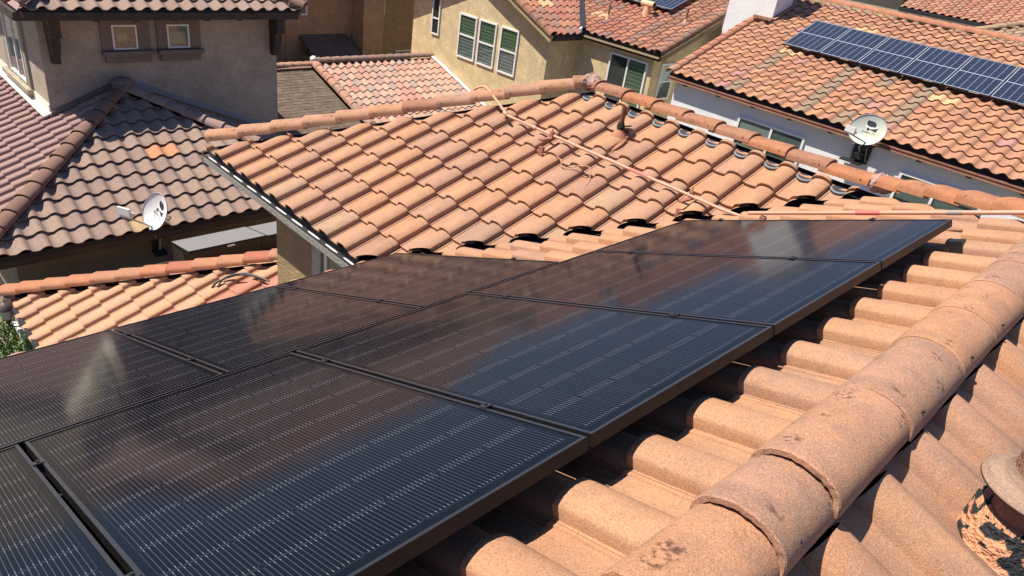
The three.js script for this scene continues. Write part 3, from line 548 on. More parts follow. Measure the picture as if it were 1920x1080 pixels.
// ================================================================ yellow house
{
  const mix = [tileMat(.44, .20, .125, 1), tileMat(.40, .185, .13, 1), tileMat(.47, .235, .15, 1), tileMat(.36, .19, .15, 1), tileMat(.42, .17, .12, 1), tileMat(.31, .20, .17, 1), tileMat(.45, .24, .15, 1)], cream = tileMat(.66, .46, .26, 1), brown = [tileMat(.33, .18, .12, 1), tileMat(.37, .19, .12, 1), tileMat(.29, .18, .14, 1)];
  const t = thing('yellow_house', 'yellow stucco house with three tall windows in a row and mixed red tiles', 'house');
  const s = .36, d = -1.65, w = .32, e = .36, X0 = 18.5, y = x => d + s * x, ZR = -12.3, ZV = -15.38;
  const main = new Face(V(X0, y(X0), 0), V(0, 0, 1), s), rg = 25.5;
  const A = V(X0, y(X0), ZV), Bv = V(rg, y(rg), ZV - (rg - X0)), C = V(rg, y(rg), ZR), D = V(X0, y(X0), ZR);
  const md = deck(t, main, [A, Bv, C, D]), set = tileSet(w, e, PROFILE_FAR, 4);
  layTiles(md, main, { w, e, set, mats: mix, clips: [main.side(A, Bv, C, .10)], u0: main.loc(V(0, 0, ZR - .16))[0] - 45 * w, u1: main.loc(V(0, 0, ZR - .2))[0], v0: -.04, v1: 6.9, most: 230, pick: (i, j, P) => (j === 3 && (i === 34 || i === 35)) ? cream : (P.z > ZR - 1.0 && rnd() < .6) ? brown[i % 3] : null });
  caps(t, D.clone().add(V(-.03, -.05, -.06)), C.clone().add(V(0, -.03, -.06)), { e: .36, W: .30, H: .16, h: -.07, mats: brown, name: 'rake_tile', seg: 10, pw: .7 });
  // gable over the three windows
  const s2 = .42, ZE = -15.28, yg = z => 4.93 + s2 * (ZE - z), ZC = -19.2, XG = 17.02;
  const gable = new Face(V(0, yg(ZE), ZE), V(1, 0, 0), s2), ga = V(XG, yg(ZE), ZE), gb = V(XG, yg(ZC), ZC), gc = V(X0 + 5, yg(ZC), ZC), gv = V(X0 - .02, yg(ZE), ZE);
  const gd = deck(t, gable, [ga, gv, V(22.9, yg(ZC), ZC), gb]);
  layTiles(gd, gable, { w, e, set, mats: mix, clips: [gable.side(gv, V(22.9, yg(ZC), ZC), gb, .10)], u0: gable.loc(V(XG + .12, 0, 0))[0], u1: gable.loc(V(23, 0, 0))[0], v0: -.04, v1: 4.3, most: 120, pick: (i, j) => (j === 4 && (i === 3 || i === 2)) ? cream : null });
  const gl = new Face(V(0, yg(ZE), 2 * ZC - ZE), V(-1, 0, 0), s2); deck(t, gl, [V(XG, yg(ZE), 2 * ZC - ZE), gb, V(24, yg(ZC), ZC), V(24, yg(ZE), 2 * ZC - ZE)], mix[0]);
  caps(t, ga.clone().add(V(.04, -.05, .03)), gb.clone().add(V(.04, -.05, 0)), { e: .36, W: .30, H: .16, h: -.07, mats: brown, name: 'rake_tile', seg: 10, pw: .7 });
  part(t, 'fascia', [bar(V(XG - .02, yg(ZE) - .20, ZE + .02), V(XG - .02, yg(ZC) - .20, ZC), .05, .22)], stucco(.55, .43, .24, .003));
  part(t, 'fascia', [bar(V(XG + .02, yg(ZE) - .17, 2 * ZC - ZE), V(XG + .02, yg(ZC) - .17, ZC), .05, .20)], stucco(.55, .43, .24, .003));
  part(t, 'valley_flashing', [bar(A.clone().add(V(-.05, .03, .05)), Bv.clone().add(V(0, .04, 0)), .16, .05)], std(lin(.028, .03, .034), { roughness: .5 }));
  part(t, 'downspout_elbow', [cyl(V(18.42, 4.98, -15.36), V(18.52, 4.72, -15.40), .04), cyl(V(18.40, 4.99, -15.37), V(18.44, 5.06, -15.34), .05, .03)], M.whiteTrim);
  part(t, 'eave_closure', [bx(X0 + .04, X0 + .07, y(X0) - .17, y(X0) - .06, ZV, ZR)], M.closure);
  part(t, 'eave_closure', [bx(XG + .1, X0, yg(ZE) - .17, yg(ZE) - .06, ZE - .07, ZE - .04)], M.closure);
  part(t, 'gutter', [bx(X0 - .02, X0 + .06, y(X0) - .23, y(X0) - .18, ZV, ZR)], stucco(.46, .36, .22, .002));
  part(t, 'fascia', [bx(X0 + .05, X0 + .09, y(X0) - .30, y(X0) - .17, ZV, ZR)], M.brownTrim);
  part(t, 'fascia', [bx(XG + .05, X0 + .05, yg(ZE) - .28, yg(ZE) - .16, ZE - .10, ZE - .06)], M.brownTrim);
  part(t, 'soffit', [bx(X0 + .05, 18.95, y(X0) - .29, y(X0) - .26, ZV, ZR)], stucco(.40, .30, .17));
  part(t, 'fascia', [bar(V(X0, y(X0) - .20, ZR + .10), V(rg, y(rg) - .20, ZR + .10), .04, .16)], stucco(.36, .27, .15, .003));
  const lit = stucco(.82, .68, .43, .005, swirlMap), ZW1 = -15.69, XW1 = 17.4, XM = 18.75, ZS = -12.6, gy = z => yg(ZE) - .28 + s2 * (ZE - z);
  part(t, 'wall', prism('x', [[ZW1, 0], [ZW1, gy(ZW1)], [ZC, gy(ZC)], [-22.68, gy(2 * ZC + 22.68)], [-22.68, 0]], XW1, 26), lit);
  part(t, 'wall', [bx(XM, 26, 0, y(X0) - .2, ZW1 - .5, ZS)], lit);
  part(t, 'wall', prism('z', [[XM, y(X0) - .2], [rg, y(X0) - .2], [rg, y(rg) - .24]], ZS, ZS - .3), lit);
  const bl = (m) => (i, j) => ({ mat: j === 1 ? M.greenBlind : M.greyBlind, step: .11 });
  for (const [a, b, m] of [[-20.0, -19.09, 3.885], [-18.95, -18.085, 3.845], [-17.87, -17.02, 3.85]]) windowOn(t, 'x-', XW1, a, b, 3.10, 4.585, { mid: m, f: .055, depth: .05, blind: bl() });
  windowOn(t, 'x-', XW1, -21.54, -21.10, 3.55, 4.95, { mid: 4.12, f: .05, depth: .05 });
  windowOn(t, 'x-', XM, -14.24, -12.78, 3.1, 4.55, { mull: [-13.51], f: .055, depth: .05, blind: (i, j) => i === 0 ? null : { mat: M.greenBlind, step: .12 } });
  windowOn(t, 'z+', ZS, 19.17, 19.88, 3.44, 4.56, { mid: 4.0, f: .05, depth: .05, blind: (i, j) => j === 1 ? { mat: std(lin(.42, .47, .46)), step: .07 } : null });
  // vents
  const vent = (p, h, r, label) => { const v = thing('vent_pipe', label, 'vent pipe', [p.x, p.y, p.z]); part(v, 'pipe', cyl(V(0, -.1, 0), V(0, h, 0), r, r, 12), std(lin(.20, .12, .09))); part(v, 'flashing', [cyl(V(0, -.06, 0), V(0, .10, 0), r * 2.6, r * 1.05, 14)], std(lin(.60, .38, .23), { roughness: .8 })); };
  vent(main.world(main.loc(V(0, 0, -15.28))[0], main.loc(V(19.55, y(19.55), 0))[1], .06), .42, .035, 'thin vent pipe on the red tiles just right of the dark roof valley');
  vent(main.world(main.loc(V(0, 0, -12.95))[0], main.loc(V(20.45, y(20.45), 0))[1], .06), .42, .035, 'thin vent pipe on the brown tiles near the right edge of the yellow house');
  const tv = thing('tee_vent', 'cream vent with a barrel cap below the solar panels of the yellow house', 'roof vent', main.world(main.loc(V(0, 0, -14.36))[0], main.loc(V(20.3, y(20.3), 0))[1], .05).toArray());
  part(tv, 'stem', cyl(V(0, -.05, 0), V(0, .28, 0), .16, .09, 14), std(lin(.62, .36, .22), { roughness: .8 })); part(tv, 'hood', cyl(V(0, .34, -.24), V(0, .34, .24), .10, .10, 16), std(lin(.64, .42, .26), { roughness: .8 })); part(tv, 'hood_opening', cyl(V(0, .34, .235), V(0, .34, .245), .08, .08, 16), M.black);
}
// blue-black modules with white grid lines (other houses)
function gridTexture() {
  const W = 512, H = 864, c = document.createElement('canvas'); c.width = W; c.height = H; const g = c.getContext('2d');
  g.fillStyle = 'rgb(150,158,174)'; g.fillRect(0, 0, W, H);
  for (let i = 0; i < 6; i++) for (let j = 0; j < 20; j++) { const x = 8 + i * 82.7, y = 10 + j * 41.2 + (j > 9 ? 16 : 0); const t = (i * 5 + j * 3) % 4; g.fillStyle = `rgb(${20 + t},${27 + t},${44 + t * 2})`; g.fillRect(x + 2.2, y + .9, 78.3, 39.4); g.fillStyle = 'rgba(120,135,170,.35)'; for (let b = 1; b < 6; b++) g.fillRect(x + b * 13.6, y + 1, .8, 39); }
  const t = new THREE.CanvasTexture(c); t.colorSpace = THREE.SRGBColorSpace; return t;
}
const gridMat = new THREE.MeshPhysicalMaterial({ map: gridTexture(), roughness: .5, specularIntensity: .4, clearcoat: .7, clearcoatRoughness: .12, side: THREE.DoubleSide });
const silver = std(lin(.05, .052, .056), { roughness: .4, metalness: .3 });
function gridPanel(face, u, v, label, group) { // u, v: lower left corner in the face's frame; stands .12 above the crests
  const t = thing('grid_solar_panel', label, 'solar panel', [0, 0, 0], group); t.matrix.makeBasis(face.R, face.N, face.U.clone().negate()).setPosition(face.world(u, v, .235)); t.matrix.decompose(t.position, t.quaternion, t.scale);
  const f = .012; part(t, 'frame', [bx(0, PW, -.04, 0, -f, 0), bx(0, PW, -.04, 0, -PH, -PH + f), bx(0, f, -.04, 0, -PH + f, -f), bx(PW - f, PW, -.04, 0, -PH + f, -f)], silver);
  const gl = new THREE.PlaneGeometry(PW - 2 * f, PH - 2 * f); gl.rotateX(-Math.PI / 2); gl.translate(PW / 2, -.002, -PH / 2); part(t, 'glass_face', gl, gridMat); part(t, 'back_sheet', bx(f, PW - f, -.01, -.006, -PH + f, -f), M.black);
  part(t, 'edge_clip', [bx(.60, .82, -.03, -.01, .0005, .006)], M.flash); return t;
}
{
  const s = .36, d = -1.65, main = new Face(V(18.5, d + s * 18.5, 0), V(0, 0, 1), s), u = main.loc(V(0, 0, -13.66))[0], v = main.loc(V(20.68, d + s * 20.68, 0))[1];
  for (let k = 0; k < 3; k++) gridPanel(main, u - (k + 1) * 1.06, v, ['blue gridded solar panel on the yellow house, at the right end', 'blue gridded solar panel on the yellow house, second from the right end', 'blue gridded solar panel on the yellow house, third from the right, behind the vent hood'][k], 'panels on the yellow house');
}

// ================================================================ white house with six panels
let dishWall = null;
{
  const warm = [tileMat(.48, .268, .165, 1), tileMat(.455, .248, .158, 1), tileMat(.50, .278, .165, 1), tileMat(.44, .255, .168, 1), tileMat(.49, .255, .158, 1), tileMat(.52, .298, .18, 1)], dull = tileMat(.33, .25, .18, 1), cream = tileMat(.70, .48, .27, 1), red = [tileMat(.45, .21, .13, 1), tileMat(.48, .225, .14, 1)], rose = tileMat(.46, .26, .23, 1);
  const t = thing('white_house', 'white stucco house at right with an orange tile roof carrying a row of solar panels', 'house');
  const s = .36, d = -1.45, w = .322, e = .362, X0 = 17.45, y = x => d + s * x, ZL = -11.15, ZR = 1.6, XR = 23.2;
  const f = new Face(V(X0, y(X0), 0), V(0, 0, 1), s), A = V(X0, y(X0), ZL), B = V(XR, y(XR), ZL), C = V(XR, y(XR), ZR), D = V(X0, y(X0), ZR);
  const dk = deck(t, f, [A, D, C, B]);
  const streak = new Set([5, 11, 14, 17]);
  layTiles(dk, f, { w, e, set: tileSet(w, e, PROFILE_S, 5, { lift: .052, th: .018 }), mats: warm, clips: [f.side(B, C, A, .12)], u0: f.loc(V(0, 0, -11.0))[0], u1: f.loc(V(0, 0, ZR))[0], v0: -.04, v1: 6.8, most: 300,
    skip: P => P.z < -10.9 && P.x > 21.2 && P.x < 22.3, pick: (i, j, P) => (j === 7 && (i === 5 || i === 6)) || (j === 6 && (i === 18 || i === 19)) || (j === 13 && (i === 8 || i === 9)) ? cream : j < 8 && streak.has(i) && P.x < 20.2 && rnd() < .8 ? dull : rnd() < .02 ? rose : null });
  deck(t, new Face(V(2 * XR - X0, y(X0), 0), V(0, 0, -1), s), [V(2 * XR - X0, y(X0), ZR), V(2 * XR - X0, y(X0), ZL), B, C], warm[0]);
  caps(t, V(XR, y(XR), ZL), C, { e: .40, W: .32, H: .12, h: -.03, mats: red, seg: 10 });
  caps(t, A.clone().add(V(-.02, -.05, -.0)), V(21.2, y(21.2) - .05, ZL), { e: .362, W: .27, H: .15, h: -.07, mats: [...red, warm[3]], name: 'rake_tile', seg: 10, pw: .7 });
  // eave
  const pts = []; for (let z = ZL + .1; z <= ZR; z += w / 8) { const q = (((z + 11.0) / w) % 1 + 1) % 1; pts.push([z, y(X0) - .085 + .055 * Math.max(0, Math.sin(Math.PI * (q - .35) / .65))]); }
  part(t, 'eave_closure', prism('x', [...pts, [ZR, y(X0) - .17], [ZL + .1, y(X0) - .17]], X0 + .05, X0 + .07), M.closure);
  const pink = std(lin(.42, .215, .145), { map: stuccoMap, roughness: .7 });
  part(t, 'fascia', [bx(X0 + .03, X0 + .08, y(X0) - .26, y(X0) - .16, ZL, ZR)], pink); part(t, 'gutter', [bx(X0 + .005, X0 + .03, y(X0) - .20, y(X0) - .175, ZL, ZR), bx(X0 - .01, X0 + .03, y(X0) - .275, y(X0) - .25, ZL, ZR)], pink);
  for (let z = ZL + .5; z < ZR; z += 1.05) part(t, 'rafter_tail', [bx(X0 + .08, 18.1, y(X0) - .33, y(X0) - .26, z - .05, z + .05)], M.brownTrim);
  part(t, 'soffit', [bx(X0 + .08, 18.12, y(X0) - .258, y(X0) - .235, ZL, ZR)], stucco(.60, .60, .60));
  const white = stucco(.86, .87, .88, .005, plainMap), XW = 17.67;
  part(t, 'wall', prism('z', [[XW, 0], [2 * XR - XW, 0], [2 * XR - XW, y(XW) - .25], [XR, y(XR) - .25], [XW, y(XW) - .25]], -11.02, ZR), white);
  part(t, 'chimney', prism('z', [[21.28, 0], [22.28, 0], [22.28, 8.1], [21.28, 8.1]], -12.1, -10.58), white);
  part(t, 'chimney_cap', [bx(21.2, 22.36, 8.1, 8.25, -12.18, -10.5)], M.greyTrim);
  part(t, 'chimney_flashing', [bar(V(21.22, y(21.22) + .06, -10.52), V(22.4, y(22.4) + .06, -10.52), .14, .03), bx(21.1, 21.26, y(21.2) + .03, y(21.2) + .10, -11.1, -10.5)], stucco(.42, .22, .15));
  windowOn(t, 'x-', XW, -8.88, -6.99, 2.9, 4.20, { mull: [-7.90], f: .06, depth: .05, blind: (i) => ({ mat: i === 0 ? std(lin(.30, .31, .29)) : std(lin(.13, .15, .145)), step: .3 }) });
  windowOn(t, 'x-', XW, -4.64, -2.83, 2.9, 4.17, { mull: [-3.81], f: .06, depth: .05, blind: (i) => ({ mat: std(lin(.16, .175, .165)), step: .3 }) });
  const u = f.loc(V(0, 0, -9.38))[0], v = f.loc(V(19.98, y(19.98), 0))[1], ord = ['leftmost', 'second from the left', 'third from the left', 'fourth from the left', 'fifth from the left, at the edge', 'beyond the right picture edge'];
  for (let k = 0; k < 6; k++) gridPanel(f, u + k * 1.062, v, `blue gridded solar panel on the white house, ${ord[k]}`, 'row of panels on the white house');
  part(t, 'panel_rail', [bar(f.world(u - .05, v + .3, .17), f.world(u + 6.4, v + .3, .17), .04, .04), bar(f.world(u - .05, v + 1.4, .17), f.world(u + 6.4, v + 1.4, .17), .04, .04)], M.darkMetal);
}

// ================================================================ low pink tiled building with a shingled half, in front of the yellow house
{
  const pal = [tileMat(.52, .335, .265, 1), tileMat(.55, .39, .30, 1), tileMat(.50, .285, .23, 1), tileMat(.55, .41, .32, 1), tileMat(.40, .335, .305, 1), tileMat(.53, .315, .25, 1), tileMat(.43, .315, .275, 1), tileMat(.54, .37, .29, 1)], capP = [tileMat(.30, .21, .18, 1), tileMat(.33, .22, .18, 1), tileMat(.28, .21, .19, 1)], rake = [tileMat(.50, .29, .22, 1), tileMat(.42, .28, .23, 1), tileMat(.48, .26, .20, 1)];
  const t = thing('garage_roof', 'low building with a multicoloured pink tile roof beside brown shingles, below the yellow wall', 'building');
  const s = .31, d = -3.85, y = z => d - s * z, ZR = -21.4, Z0 = -16.6, XL = 12.45, XR = 17.38, f = new Face(V(0, y(Z0), Z0), V(1, 0, 0), s);
  const dk = deck(t, f, [V(XL, y(Z0), Z0), V(XR, y(Z0), Z0), V(XR, y(ZR), ZR), V(XL, y(ZR), ZR)]);
  layTiles(dk, f, { w: .295, e: .355, set: tileSet(.295, .355, PROFILE_S, 4), mats: pal, clips: [f.side(V(XL, y(ZR), ZR), V(XR, y(ZR), ZR), V(14, 2, -18), .14)], u0: f.loc(V(XL + .16, 0, 0))[0], u1: f.loc(V(XR - .2, 0, 0))[0], v0: 0, v1: 5, rot: .003 });
  part(t, 'wall_flashing', [bar(V(XR - .07, y(Z0) + .05, Z0), V(XR - .07, y(ZR) + .05, ZR), .14, .02)], M.whiteTrim);
  caps(t, V(XR, y(ZR), ZR), V(XL + .1, y(ZR), ZR), { e: .36, W: .29, H: .13, h: -.03, mats: capP, seg: 10 });
  caps(t, V(XL + .05, y(Z0) - .04, Z0), V(XL + .05, y(ZR) - .04, ZR), { e: .36, W: .30, H: .16, h: -.05, mats: rake, name: 'rake_tile', seg: 10, pw: .7 });
  part(t, 'end_cap', [(() => { const g = new THREE.IcosahedronGeometry(.11, 2); g.translate(XL + .02, y(ZR) + .06, ZR); return g; })()], M.whiteTrim);
  deck(t, new Face(V(0, y(Z0), 2 * ZR - Z0), V(-1, 0, 0), s), [V(XL, y(Z0), 2 * ZR - Z0), V(XL, y(ZR), ZR), V(XR, y(ZR), ZR), V(XR, y(Z0), 2 * ZR - Z0)], pal[0]);
  // shingles
  const f2 = new Face(V(0, y(Z0) - .12, Z0), V(1, 0, 0), s), X2 = 8.6, sd = deck(t, f2, [V(X2, y(Z0) - .12, Z0), V(XL - .08, y(Z0) - .12, Z0), V(XL - .08, y(ZR) - .12, ZR), V(X2, y(ZR) - .12, ZR)], M.felt);
  const shM = [std(lin(.165, .13, .10), { map: T.tileFar, roughness: .95 }), std(lin(.185, .148, .115), { map: T.tileFar, roughness: .95 }), std(lin(.145, .118, .092), { map: T.tileFar, roughness: .95 }), std(lin(.20, .162, .128), { map: T.tileFar, roughness: .95 })];
  const gs = shM.map(() => []); const len = (Z0 - ZR) * Math.hypot(1, s), u0 = f2.loc(V(X2, 0, 0))[0], u1 = f2.loc(V(XL - .1, 0, 0))[0];
  for (let v = 0, j = 0; v < len - .1; v += .145, j++) for (let u = u0 - (j % 3) * .09; u < u1;) { const wd = rr(.12, .32), a = Math.max(u, u0), b = Math.min(u + wd, u1); if (b - a > .02) { const g = bx(a, b - .006, v, v + .165, .02, .032 + rr(0, .006)); g.translate(0, 0, 0); const p = g.attributes.position; for (let q = 0; q < p.count; q++) p.setZ(q, p.getZ(q) + (.165 - (p.getY(q) - v)) * .05); gs[Math.floor(rnd() * 4)].push(g); } u += wd; }
  gs.forEach((g, i) => { const m = part(sd, 'shingles', g, shM[i]); m.userData.kind = 'stuff'; });
  caps(t, V(X2, y(ZR) - .1, ZR), V(XL - .05, y(ZR) - .1, ZR), { e: .30, W: .28, H: .11, h: -.02, mats: [tileMat(.52, .32, .22, 1), tileMat(.55, .36, .25, 1), tileMat(.50, .29, .20, 1)], seg: 10 });
  part(t, 'wall', [bx(X2 + .3, XR, 0, y(Z0) - .2, 2 * ZR - Z0 + .3, Z0 - .3)], stucco(.45, .35, .22));
  deck(t, new Face(V(0, y(Z0) - .12, 2 * ZR - Z0), V(-1, 0, 0), s), [V(X2, y(Z0) - .12, 2 * ZR - Z0), V(X2, y(ZR) - .12, ZR), V(XL - .08, y(ZR) - .12, ZR), V(XL - .08, y(Z0) - .12, 2 * ZR - Z0)], shM[0]);
}

// ================================================================ brown house in shade behind
{
  const t = thing('brown_house', 'shaded brown stucco house behind, between the stucco house and the yellow house', 'house');
  const Z = -27, wall = stucco(.52, .36, .21, .006, swirlMap), wall2 = stucco(.58, .40, .24, .006, swirlMap);
  part(t, 'wall', [bx(5, 17.5, 0, 5.4, Z - 9, Z)], wall); part(t, 'wall', [bx(17.5, 18.5, 0, 5.4, Z - 9, Z + .9)], wall2); part(t, 'wall', [bx(18.5, 24, 0, 5.4, Z - 9, Z - .02)], wall);
  part(t, 'corner_board', [bx(14.30, 14.36, 0, 5.4, Z, Z + .05), bx(14.50, 14.56, 0, 5.4, Z, Z + .03)], wall2);
  const aw = prism('x', [[Z, 2.36], [Z + 1.35, 1.66], [Z + 1.35, 1.58], [Z, 2.2]], 15.1, 17.25);
  part(t, 'lean_to_roof', aw, std(lin(.17, .13, .11), { map: stuccoMap, roughness: .95 })); part(t, 'lean_to_wall', [bx(15.25, 17.2, 0, 1.6, Z, Z + 1.1)], wall2); part(t, 'lean_to_post', [bx(15.02, 15.08, 0, 1.62, Z + 1.2, Z + 1.28)], M.whiteTrim);
  windowOn(t, 'z+', Z - .02, 18.5, 19.15, 3.10, 4.6, { f: .05, inside: std(lin(.05, .07, .06)) });
  windowOn(t, 'z+', Z - .02, 19.84, 20.66, .5, 1.59, { f: .06 });
  windowOn(t, 'z+', Z, 14.6, 15.43, 3.10, 4.6, { f: .06 });
  const sr = .42, f = new Face(V(0, 5.5, Z + 1.4), V(1, 0, 0), sr), yz = z => 5.5 + sr * (Z + 1.4 - z), M2 = tileMat(.34, .20, .15, 1);
  deck(t, f, [V(4.5, 5.5, Z + 1.4), V(24.5, 5.5, Z + 1.4), V(20, yz(Z - 4.5), Z - 4.5), V(9, yz(Z - 4.5), Z - 4.5)], M2);
  deck(t, new Face(V(0, 5.5, Z - 10.4), V(-1, 0, 0), sr), [V(24.5, 5.5, Z - 10.4), V(4.5, 5.5, Z - 10.4), V(9, yz(Z - 4.5), Z - 4.5), V(20, yz(Z - 4.5), Z - 4.5)], M2);
}

// ================================================================ far houses at the upper right
function farHouse(label, o) {
  const t = thing('far_house', label, 'house'), s = .36, f = new Face(V(o.x, o.y, 0), V(0, 0, 1), s), len = o.run;
  const A = V(o.x, o.y, o.z0), D = V(o.x, o.y, o.z1), B = V(o.x + len, o.y + s * len, o.z0 + (o.hip0 || 0)), C = V(o.x + len, o.y + s * len, o.z1 - (o.hip1 || 0));
  const dk = deck(t, f, [A, D, C, B], M.felt), set = [tileGeo(.32, .44, PROFILE_FAR, {})], clips = [f.side(A, B, D, .02), f.side(D, C, A, .02), f.side(B, C, A, .05)];
  layTiles(dk, f, { w: .32, e: .36, set, mats: o.mats, clips, u0: f.loc(A)[0], u1: f.loc(D)[0], v0: 0, v1: len * 1.08, most: 0, skip: P => P.z > -1 });
  deck(t, new Face(V(o.x + 2 * len, o.y, 0), V(0, 0, -1), s), [V(o.x + 2 * len, o.y, o.z1), V(o.x + 2 * len, o.y, o.z0), B, C], o.mats[0]);
  if (o.hip1) { deck(t, new Face(V(0, o.y, o.z1), V(1, 0, 0), s * len / o.hip1), [D, V(o.x + 2 * len, o.y, o.z1), C], o.mats[0]); caps(t, D, C, { e: .4, W: .3, H: .12, h: .0, mats: o.mats, seg: 8 }); }
  if (o.hip0) { deck(t, new Face(V(0, o.y, o.z0), V(-1, 0, 0), s * len / o.hip0), [A, V(o.x + 2 * len, o.y, o.z0), B], o.mats[0]); caps(t, A, B, { e: .4, W: .3, H: .12, h: .0, mats: o.mats, seg: 8 }); }
  caps(t, B, C, { e: .4, W: .3, H: .12, h: .0, mats: o.mats, seg: 8 });
  part(t, 'fascia', [bx(o.x + .05, o.x + .1, o.y - .5, o.y - .12, o.z0, o.z1)], o.fascia || M.brownTrim);
  part(t, 'eave_closure', [bx(o.x + .03, o.x + .05, o.y - .17, o.y - .06, o.z0, o.z1)], M.closure);
  part(t, 'wall', [bx(o.x + .6, o.x + 2 * len - .6, 0, o.y - .3, o.z0 + .5, o.z1 - .5)], o.wall);
  return t;
}
const creamWall = stucco(.70, .62, .42);
farHouse('far house with small red tiles beyond the white house ridge, above its right end', { x: 36, y: 6.45, z0: -12.2, z1: -.5, run: 8, mats: [tileMat(.50, .26, .17, 1), tileMat(.45, .22, .15, 1), tileMat(.54, .31, .2, 1), tileMat(.42, .24, .17, 1)], wall: creamWall, fascia: std(lin(.14, .12, .10)) });
farHouse('far house with tan tiles just beyond the white house ridge at the right edge', { x: 33.5, y: 5.75, z0: -9.6, z1: -1.0, run: 3.4, hip1: 0, hip0: 3.0, mats: [tileMat(.40, .30, .19, 1), tileMat(.44, .33, .21, 1), tileMat(.36, .28, .19, 1)], wall: creamWall });
{ const t = thing('pale_house', 'pale cream house wall far behind the white house ridge', 'house'); part(t, 'wall', [bx(38, 46, 0, 7.2, -24, -12.8)], creamWall); const f = new Face(V(37.5, 7.3, 0), V(0, 0, 1), .36); deck(t, f, [V(37.5, 7.3, -24.5), V(37.5, 7.3, -12.4), V(42, 7.3 + .36 * 4.5, -12.4), V(42, 7.3 + .36 * 4.5, -24.5)], tileMat(.45, .24, .16, 1)); deck(t, new Face(V(46.5, 7.3, 0), V(0, 0, -1), .36), [V(46.5, 7.3, -12.4), V(46.5, 7.3, -24.5), V(42, 7.3 + .36 * 4.5, -24.5), V(42, 7.3 + .36 * 4.5, -12.4)], tileMat(.45, .24, .16, 1)); }

// ================================================================ conduits on the roof
const conduitM = std(lin(.56, .29, .20), { roughness: .5 }), rustM = std(lin(.30, .13, .09), { roughness: .75 }), tapeM = std(lin(.55, .13, .12), { roughness: .55 });
const onFront = (x, z, h) => V(x, 4.05 + S * x + h, z), onNear = (x, z, h) => V(x, 7.43 + S * z + h, z);
{
  const t = thing('roof_conduit', 'clay-painted conduit running across the facing tile slope and over its hip caps', 'conduit');
  const p = [V(5.56, 6.34, -6.17), V(5.60, 6.47, -6.08), V(5.645, 6.52, -6.0), V(5.65, 6.51, -5.9), V(5.61, 6.455, -5.73), V(5.56, 6.42, -5.58), onFront(5.51, -5.45, .05), onFront(5.48, -5.38, .05)];
  part(t, 'pipe', [tube(p, .0145, 10, 40), tube([onFront(5.48, -5.38, .05), onFront(5.46, -2.62, .05)], .0145, 10), tube([onFront(5.46, -2.62, .05), onFront(5.48, -2.45, .045), onFront(5.50, -2.30, .03), onFront(5.46, -2.22, .02), onFront(5.36, -2.20, .0), onFront(5.26, -2.17, .02)], .0145, 10, 30)], conduitM);
  part(t, 'coupling', tube([onFront(5.50, -5.46, .052), onFront(5.49, -5.40, .05)], .021, 10), conduitM); part(t, 'coupling', tube([onFront(5.475, -4.98, .05), onFront(5.475, -4.93, .05)], .021, 10), conduitM);
  for (const z of [-4.70, -2.98]) part(t, 'strut_clamp', [bx(5.30, 5.56, .012, .03, z - .022, z + .022).translate(0, 4.05 + S * 5.47 + .0, 0), bx(5.455, 5.49, .02, .09, z - .018, z + .018).translate(0, 4.05 + S * 5.47, 0), cyl(onFront(5.47, z, .06), onFront(5.47, z, .12), .006), bx(5.33, 5.36, -.05, .04, z - .03, z + .03).translate(0, 4.05 + S * 5.35 - .05, 0)], rustM);
  part(t, 'red_tape', [tube([onFront(5.47, -3.68, .05), onFront(5.468, -3.46, .05)], .0165, 10)], tapeM, 'faded red label tape');
}
{
  const t = thing('straight_conduit', 'straight clay-painted conduit along the far edge of the upper solar panels', 'conduit');
  const a = onNear(5.02, -2.22, .10), b = onNear(5.02, -.62, .085), c = onNear(5.0, -.1, .07), L = k => a.clone().lerp(b, k);
  part(t, 'pipe', [tube([a, b], .0145, 10), tube([b, onNear(5.02, -.3, .09), c, onNear(4.98, .5, -.3)], .0145, 10, 16)], conduitM);
  part(t, 'red_tape', [tube([L(.46), L(.55)], .0167, 10)], tapeM, 'faded red label tape'); part(t, 'grey_tape', [tube([L(.78), L(.83)], .0166, 10)], std(lin(.30, .27, .24)));
  part(t, 'strut_clamp', [bx(5.0, 5.04, -.09, .02, -.02, .02).translate(0, a.y, a.z + .12)], rustM);
}
{ const t = thing('loose_wire', 'thin curled strip lying on the facing tiles below the rusty vent pipe', 'wire'); part(t, 'strip', tube([onFront(5.28, -4.42, .02), onFront(5.24, -4.33, .035), onFront(5.20, -4.26, .01), onFront(5.27, -4.12, .035), onFront(5.30, -4.02, .04), onFront(5.22, -3.93, .0), onFront(5.13, -3.88, .01)], .006, 6, 40), std(lin(.42, .24, .15))); }
